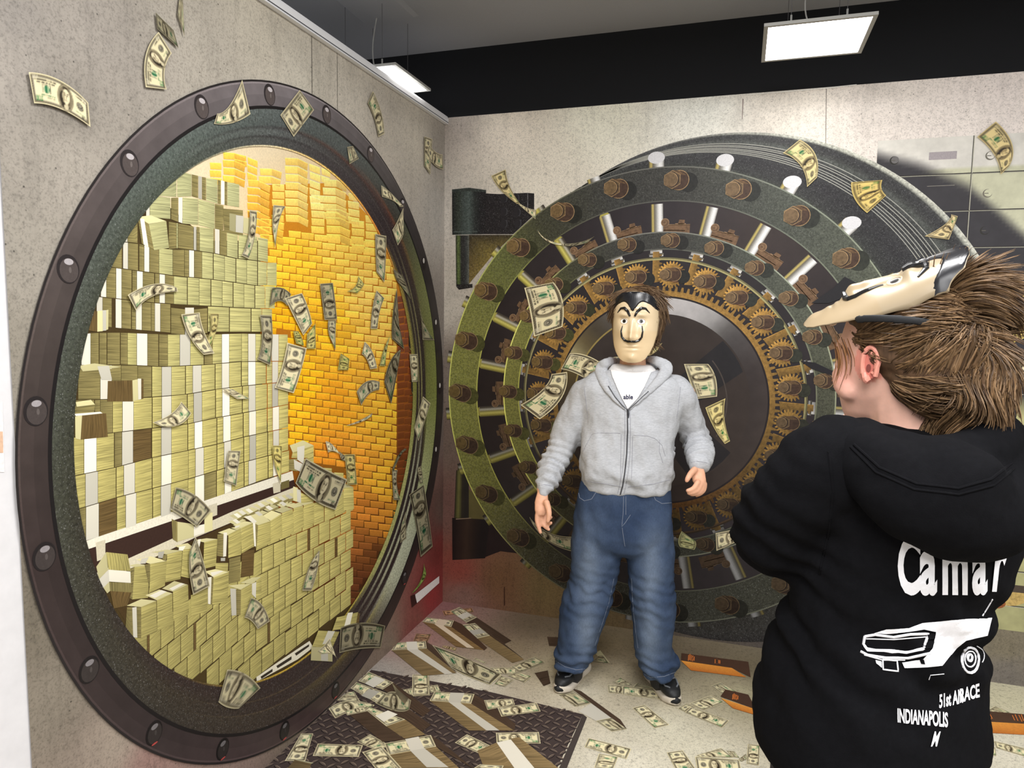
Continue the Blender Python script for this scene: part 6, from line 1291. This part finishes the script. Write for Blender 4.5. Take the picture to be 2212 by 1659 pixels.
def skw(v):
    d = v-hc2; c = np.array((226, 178, 158.))
    e = (v-ec).length
    if e < .042 and d.dot(Sh) > .066: c = np.array((224, 148, 130.))
    ck = (v-at2(.062, .055, -.035)).length; c = c*(1-.5*math.exp(-(ck/.035)**2))+np.array((226, 156, 142.))*.5*math.exp(-(ck/.035)**2)
    if d.z < -.14: c = np.array((222, 172, 152.))
    return tuple(c)
wbody = fuse('body', bm, WF, .0048, 3, None, M_SKIN, U, skw)
# near ear: rim, fold, lobe
m = MB(); er = []
eX = (Fh*.92+Sh*.30).normalized(); eZ = Vector((.0, 0, 1)); eN = Sh
for k in range(19):
    a = math.radians(-60+k*300/18); r = .0165 if math.sin(a) > -.3 else .0135
    er.append(ec+eX*(-r*math.cos(a+.35)*.95)+eZ*(.030*math.sin(a+.35))+eN*(.006+.004*math.cos(a)))
EB = wloc(U); W2 = lambda P_: [WF.w(p)-EB for p in P_]
tube(m, W2(er), [.0042]*15+[.005, .006, .0065, .005], (224, 150, 132), 8)
bowl = [ec+eX*(-.013*math.cos(t))+eZ*(.024*math.sin(t))+eN*.003 for t in np.linspace(0, 2*PI, 20, endpoint=False)]; m.add(W2(bowl), (196, 112, 98)); hole = [ec+eX*(.004+-.004*math.cos(t))+eZ*(-.006+.007*math.sin(t))+eN*.0045 for t in np.linspace(0, 2*PI, 12, endpoint=False)]; m.add(W2(hole), (120, 58, 50))
inn = [ec+eX*(-.009*math.cos(a))+eZ*(.018*math.sin(a)+.002)+eN*.006 for a in np.linspace(-1.2, 1.6, 9)]; tube(m, W2(inn), .0032, (218, 146, 128), 8); m.build('ear', M_SKIN, U, True)
# ---- trousers and shoes below the hem
bm = bmesh.new(); loft(bm, [trow(1888, 1600, .14, .19), trow(1888, 1660, .15, .20), [q-Vector((0, 0, .10)) for q in trow(1888, 1660, .13, .19)]])
for s_ in (-1, 1):
    h = hip+Sh*(s_*.095); limb(bm, [Vector((h.x, h.y, hip.z-.03)), Vector((h.x, h.y, .45)), Vector((h.x, h.y, .09))], [.105, .085, .075], 22)
fuse('trousers', bm, WF, .012, 4, lambda v: .006*fbm(v, 9, 2), cloth('dark_grey_twill', False, (62, 58, 60), .12, 160), U)
for s_ in (-1, 1):
    h = hip+Sh*(s_*.095); bm = bmesh.new(); limb(bm, [Vector((h.x, h.y, .045))-Fh*.06, Vector((h.x, h.y, .05))+Fh*.06, Vector((h.x, h.y, .035))+Fh*.16], [.042, .045, .032], 16); fuse('shoe', bm, WF, .008, 3, None, M_SHOE, U)
# ---- hoodie
def wf_(v):
    d = .009*fbm((v.x, v.y, v.z*.8), 7, 2)+.003*fbm(v, 22, 2)
    e = (v-ELL).length; d += .007*math.exp(-(e/.13)**2)*math.sin((v.z*1.3+v.x*.5)*2*PI/.055+3*fbm(v, 7))
    z0 = wl(1800, 1330).z; d += .008*math.exp(-((v.z-z0)/.10)**2)*math.sin((v.x*.8+v.z)*2*PI/.09+3*fbm(v, 6)); return d
bm = bmesh.new()
loft(bm, [trow(1990, 915, .075, .085), trow(1982, 940, .10, .12), trow(1972, 970, .135, .17), trow(1962, 1012, .160, .205), trow(1958, 1085, .165, .210), trow(1952, 1180, .160, .205), trow(1928, 1280, .145, .195), trow(1894, 1380, .152, .205), trow(1878, 1480, .168, .222), trow(1878, 1560, .172, .226), trow(1880, 1600, .170, .222), trow(1884, 1622, .155, .205), trow(1886, 1650, .150, .20)])
limb(bm, [wl(1835, 995, .12), wl(1775, 1030, .15), wl(1700, 1105, .13), wl(1692, 1145, .09), wl(1730, 1110, -.04), wl(1780, 1030, -.15), WRL], [.085, .085, .078, .085, .075, .058, .042], 22, 5)
limb(bm, [SHR, wl(1960, 1080, -.26), ELR, wl(1850, 1060, -.31), WRR], [.085, .08, .075, .06, .042], 18, 5)
whood = fuse('hoodie', bm, WF, .0095, 5, wf_, M_BLACKCLOTH, U); BW = bvh_of(whood, wloc(U))
bm = bmesh.new()
limb(bm, [wl(1818, 945, .13), wl(1870, 992, .18), wl(1955, 1054, .21), wl(2050, 1100, .19), wl(2130, 1095, .11), wl(2172, 1040, -.01), wl(2180, 960, -.12)], [.030, .054, .070, .078, .074, .062, .045], 20, 6)
limb(bm, [wl(1852, 925, .10), wl(1920, 962, .165), wl(2030, 990, .165), wl(2130, 965, .09), wl(2175, 925, -.01)], [.026, .036, .040, .038, .03], 16, 6)
limb(bm, [wl(1990, 1000, .15), wl(2040, 1060, .19), wl(2110, 1120, .15)], [.06, .09, .07], 16, 4)
hd = fuse('hood', bm, WF, .008, 6, lambda v: .006*fbm((v.x, v.y, v.z*1.2), 9, 2)+.002*fbm(v, 25, 2), M_BLACKCLOTH, whood); BH = bvh_of(hd, wloc(U))
for pts in ([(1845, 960), (1900, 1010), (1980, 1045), (2070, 1055), (2140, 1035), (2185, 1000)], [(1838, 965), (1893, 1020), (1975, 1057), (2070, 1068), (2145, 1048), (2190, 1012)]): seam('hood_hem', BH, pts, .0022, M_BLACKCLOTH, hd, 6, 8, .0005)
seam('armhole_seam', BW, [(1790, 975), (1800, 1060), (1790, 1150), (1770, 1240)], .0022, M_BLACKCLOTH, whood)
# printed words and the car drawing across the back
K8 = lambda x, y: (1652+x*.39716, 1000+y*.39716)
def wl_letters(*a, **k): return letters(*a, **k)
WP = M_WHITEPRINT
wl_letters('C', 1938, 1277, 168, WP, whood, BW, 'print_lettering', sx=.42, bold=.035, off=.0025)
wl_letters('a', 1986, 1277, 178, WP, whood, BW, 'print_lettering', sx=.46, bold=.035, off=.0025)
wl_letters('m', 2032, 1277, 178, WP, whood, BW, 'print_lettering', sx=.42, bold=.035, off=.0025)
wl_letters('a', 2098, 1276, 178, WP, whood, BW, 'print_lettering', sx=.40, bold=.035, off=.0025)
wl_letters('r', 2138, 1270, 178, WP, whood, BW, 'print_lettering', sx=.36, bold=.035, off=.0025, skew=.10)
car = empty('car_drawing', (0, 0, 0)); car.parent = whood
def cp(pts, mat=WP, off=.0025, name='car_shape'): return patch(name, BW, [K8(*p) for p in pts], mat, car, off, 5)
def cs(pts, r, name='car_line', mat=WP): return seam(name, BW, [K8(*p) for p in pts], r, mat, car, 5, 4, .0012)
cp([(595, 922), (660, 900), (780, 895), (850, 868), (1010, 850), (1228, 842), (1205, 935), (1090, 962), (1035, 1005), (1000, 1050), (960, 1098), (880, 1106), (755, 1112), (740, 1082), (860, 1062), (935, 1036), (905, 1010), (925, 915), (860, 902), (780, 915), (660, 925)])
cp([(875, 930), (922, 922), (915, 955), (884, 960)], M_BLACKCLOTH, .0034); cp([(872, 975), (912, 970), (905, 1005), (868, 1008)], M_BLACKCLOTH, .0034); cp([(840, 1062), (862, 1060), (870, 1088), (850, 1086)], M_BLACKCLOTH, .0034)
cs([(545, 942), (600, 932), (700, 945), (790, 930), (885, 928), (862, 1008), (770, 1028), (690, 1020), (560, 1018), (537, 985), (545, 942)], .0022); cs([(552, 955), (700, 958), (872, 945)], .0009); cs([(550, 1005), (690, 1030), (860, 1015)], .0012)
cs([(520, 1025), (560, 1045), (660, 1060), (780, 1058), (870, 1038), (935, 1024)], .0022); cs([(540, 1045), (640, 1072), (760, 1070)], .0010)
cs([(640, 1068), (716, 1075), (722, 1132), (642, 1122), (640, 1068)], .0012); cp([(600, 1072), (632, 1080), (634, 1112), (604, 1090)]); cs([(892, 1176), (900, 1152), (972, 1145)], .0006)
E8 = lambda cx, cy, rx, ry, a0=0, a1=2*PI, n=18: [(cx+rx*math.cos(t), cy+ry*math.sin(t)) for t in np.linspace(a0, a1, n)]
cs(E8(1114, 1070, 46, 70), .0022, 'car_wheel'); cs(E8(1114, 1066, 30, 44), .0012, 'car_wheel'); cs(E8(1112, 1060, 12, 18), .0022, 'car_wheel'); cs(E8(1130, 1050, 60, 60, -1.2, .6, 10), .0008, 'car_wheel'); cs([(1235, 740), (1205, 790), (1180, 830)], .0010)
wl_letters('51st AN', 2026, 1529, 42, WP, whood, BW, 'print_lettering', sx=.36, bold=.03, slope=-.25); wl_letters('RACE', 2070, 1517, 42, WP, whood, BW, 'print_lettering', sx=.42, bold=.03, slope=-.30)
wl_letters('INDIANAPOLIS', 1937, 1558, 42, WP, whood, BW, 'print_lettering', sx=.385, bold=.03, slope=.10); wl_letters('M', 2008, 1610, 44, WP, whood, BW, 'print_lettering', sx=.42, bold=.03, skew=.25)
# ---- hair: scalp, swept locks, rolled-up tail, loose gathered lengths
HC = [(104, 80, 54), (92, 70, 48), (118, 92, 64), (80, 60, 42), (128, 102, 74)]
bm = bmesh.new()
loft(bm, [oring(hc2+Vector((0, 0, z)), fo, hf, hs, n=28) for z, fo, hf, hs in ((-.085, -.075, .024, .046), (-.06, -.062, .042, .064), (-.02, -.044, .062, .080), (.02, -.024, .090, .086), (.07, -.014, .102, .083), (.11, -.012, .084, .064), (.138, -.012, .04, .03))])
limb(bm, [wl(1985, 790, .07), wl(2040, 790, .06), wl(2085, 800, .04)], [.045, .055, .055], 16)
whair = fuse('hair', bm, WF, .005, 4, lambda v: .004*fbm((v.x, v.y, v.z*2), 22, 2), M_HAIR, U, lambda v: (84, 62, 43))
bunc = wl(2078, 668, .02); bunw = WF.w(bunc); tie = WF.w(wl(2075, 712, .04))
w2l = lambda p: Vector(((p-WF.O).dot(WF.ex), (p-WF.O).dot(WF.ey), p.z))
def hok(c, n):
    q = w2l(c); d = q-hc2; f, s_, z = d.dot(Fh), d.dot(Sh), d.z
    if (q-ec).length < .040: return False
    if f > .03 and z < .0: return False
    if (q-ec).length < .05 and f > -.01 and z < .02: return False
    return not (z > .052 and f > -.035)
def hflow(p, n_):
    z = p.z-tie.z
    t = (tie-p).normalized() if z > -.075 else (WF.w(wl(2110, 812, .06))-p).normalized()
    t -= n_*t.dot(n_)*.96; return t
strands('swept_locks', mesh_roots(whair, hok), hflow, 3200, .085, .0015, HC, whair, wloc(U), 9, 5, .004, bvh_of(whair, wloc(U)))
bm = bmesh.new(); limb(bm, [wl(2022, 672, .03), wl(2062, 655, .03), wl(2105, 646, .02), wl(2128, 658, .01)], [.026, .040, .044, .034], 18)
limb(bm, [wl(2060, 700, .03), wl(2100, 690, .02)], [.030, .028], 12)
bun = fuse('hair_bun', bm, WF, .0045, 4, lambda v: .004*fbm((v.x, v.y, v.z*2.5), 24, 2), M_HAIR, U, lambda v: (98, 74, 50))
def broot(rg):
    a, e = rg.uniform(0, 2*PI), rg.uniform(-1.4, 1.4); n_ = Vector((math.cos(a)*math.cos(e), math.sin(a)*math.cos(e), math.sin(e))); nw = WF.ex*n_.x+WF.ey*n_.y+Vector((0, 0, n_.z))
    return bunw+WF.ex*(n_.x*.068)+WF.ey*(n_.y*.046)+Vector((0, 0, .014+n_.x*.010+n_.z*.044)), nw
def bflow(p, n_):
    q = p-bunw; t = WF.ex*.8+Vector((0, 0, .25-q.dot(WF.ex)*14)); t -= n_*t.dot(n_)*.97; return t
strands('bun_locks', mesh_roots(bun), bflow, 1600, .075, .0015, HC, bun, wloc(U), 8, 9, .005, bvh_of(bun, wloc(U)))
m = MB(); tube(m, [q-wloc(U) for q in (WF.w(wl(2050, 706, .07)), WF.w(wl(2080, 711, .075)), WF.w(wl(2108, 708, .05)))], .008, (20, 20, 22), 8); m.build('hair_tie', M_RUBBER, U, True)
bm = bmesh.new(); limb(bm, [wl(2040, 750, .05), wl(2085, 775, .045), wl(2098, 830, .05), wl(2075, 885, .06)], [.034, .052, .054, .034], 18)
tail = fuse('loose_hair', bm, WF, .0045, 4, lambda v: .007*fbm((v.x, v.y, v.z), 26, 3), M_HAIR, U, lambda v: (90, 67, 46))
def cflow(p, n_):
    q = p-bunw; t = Vector((0, 0, -.75))+WF.ex*(.75+.35*math.sin(p.z*60+p.x*40)+q.z*6)+WF.ey*.15*math.cos(p.z*48); t -= n_*t.dot(n_)*.75; return t
strands('loose_curls', mesh_roots(tail), cflow, 2000, .075, .0013, HC, tail, wloc(U), 9, 13, .008, bvh_of(tail, wloc(U)), .004)
def froot(rg):
    p = wl(rg.uniform(1800, 1846), rg.uniform(722, 760), rg.uniform(-.05, .05)); return WF.w(p), WF.ey
def fflow(p, n_): return Vector((0, 0, -1))+WF.ex*(.1+.35*math.sin(p.z*40+p.x*10))
strands('fringe_locks', froot, fflow, 44, .075, .0007, [(126, 84, 52), (104, 74, 48), (140, 98, 60)], whair, wloc(U), 8, 21, .006)
# ---- the mask pushed up on the head, with its elastic
Yl = Vector((-.47, .19, .86)).normalized(); Zl = Vector((.80, .08, .62)); Zl = (Zl-Yl*Zl.dot(Yl)).normalized(); Xl = Yl.cross(Zl)
loc2w = lambda v: WF.ex*v.x+WF.ey*v.y+Vector((0, 0, v.z))
MW, MH = .080, .140
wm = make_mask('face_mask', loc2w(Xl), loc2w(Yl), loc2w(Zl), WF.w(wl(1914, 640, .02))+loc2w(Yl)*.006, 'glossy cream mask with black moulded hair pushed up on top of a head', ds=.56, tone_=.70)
bm = bmesh.new(); limb(bm, [wl(1852, 690, .088), wl(1900, 688, .108), wl(1970, 692, .112), wl(2030, 702, .098), wl(2075, 710, .075), wl(2110, 712, .03)], [.0072]*6, 8, 6, flat=.4, side=(0, 1, 0))
st_ = fuse('elastic_strap', bm, WF, .0022, 1, None, M_RUBBER, wm)
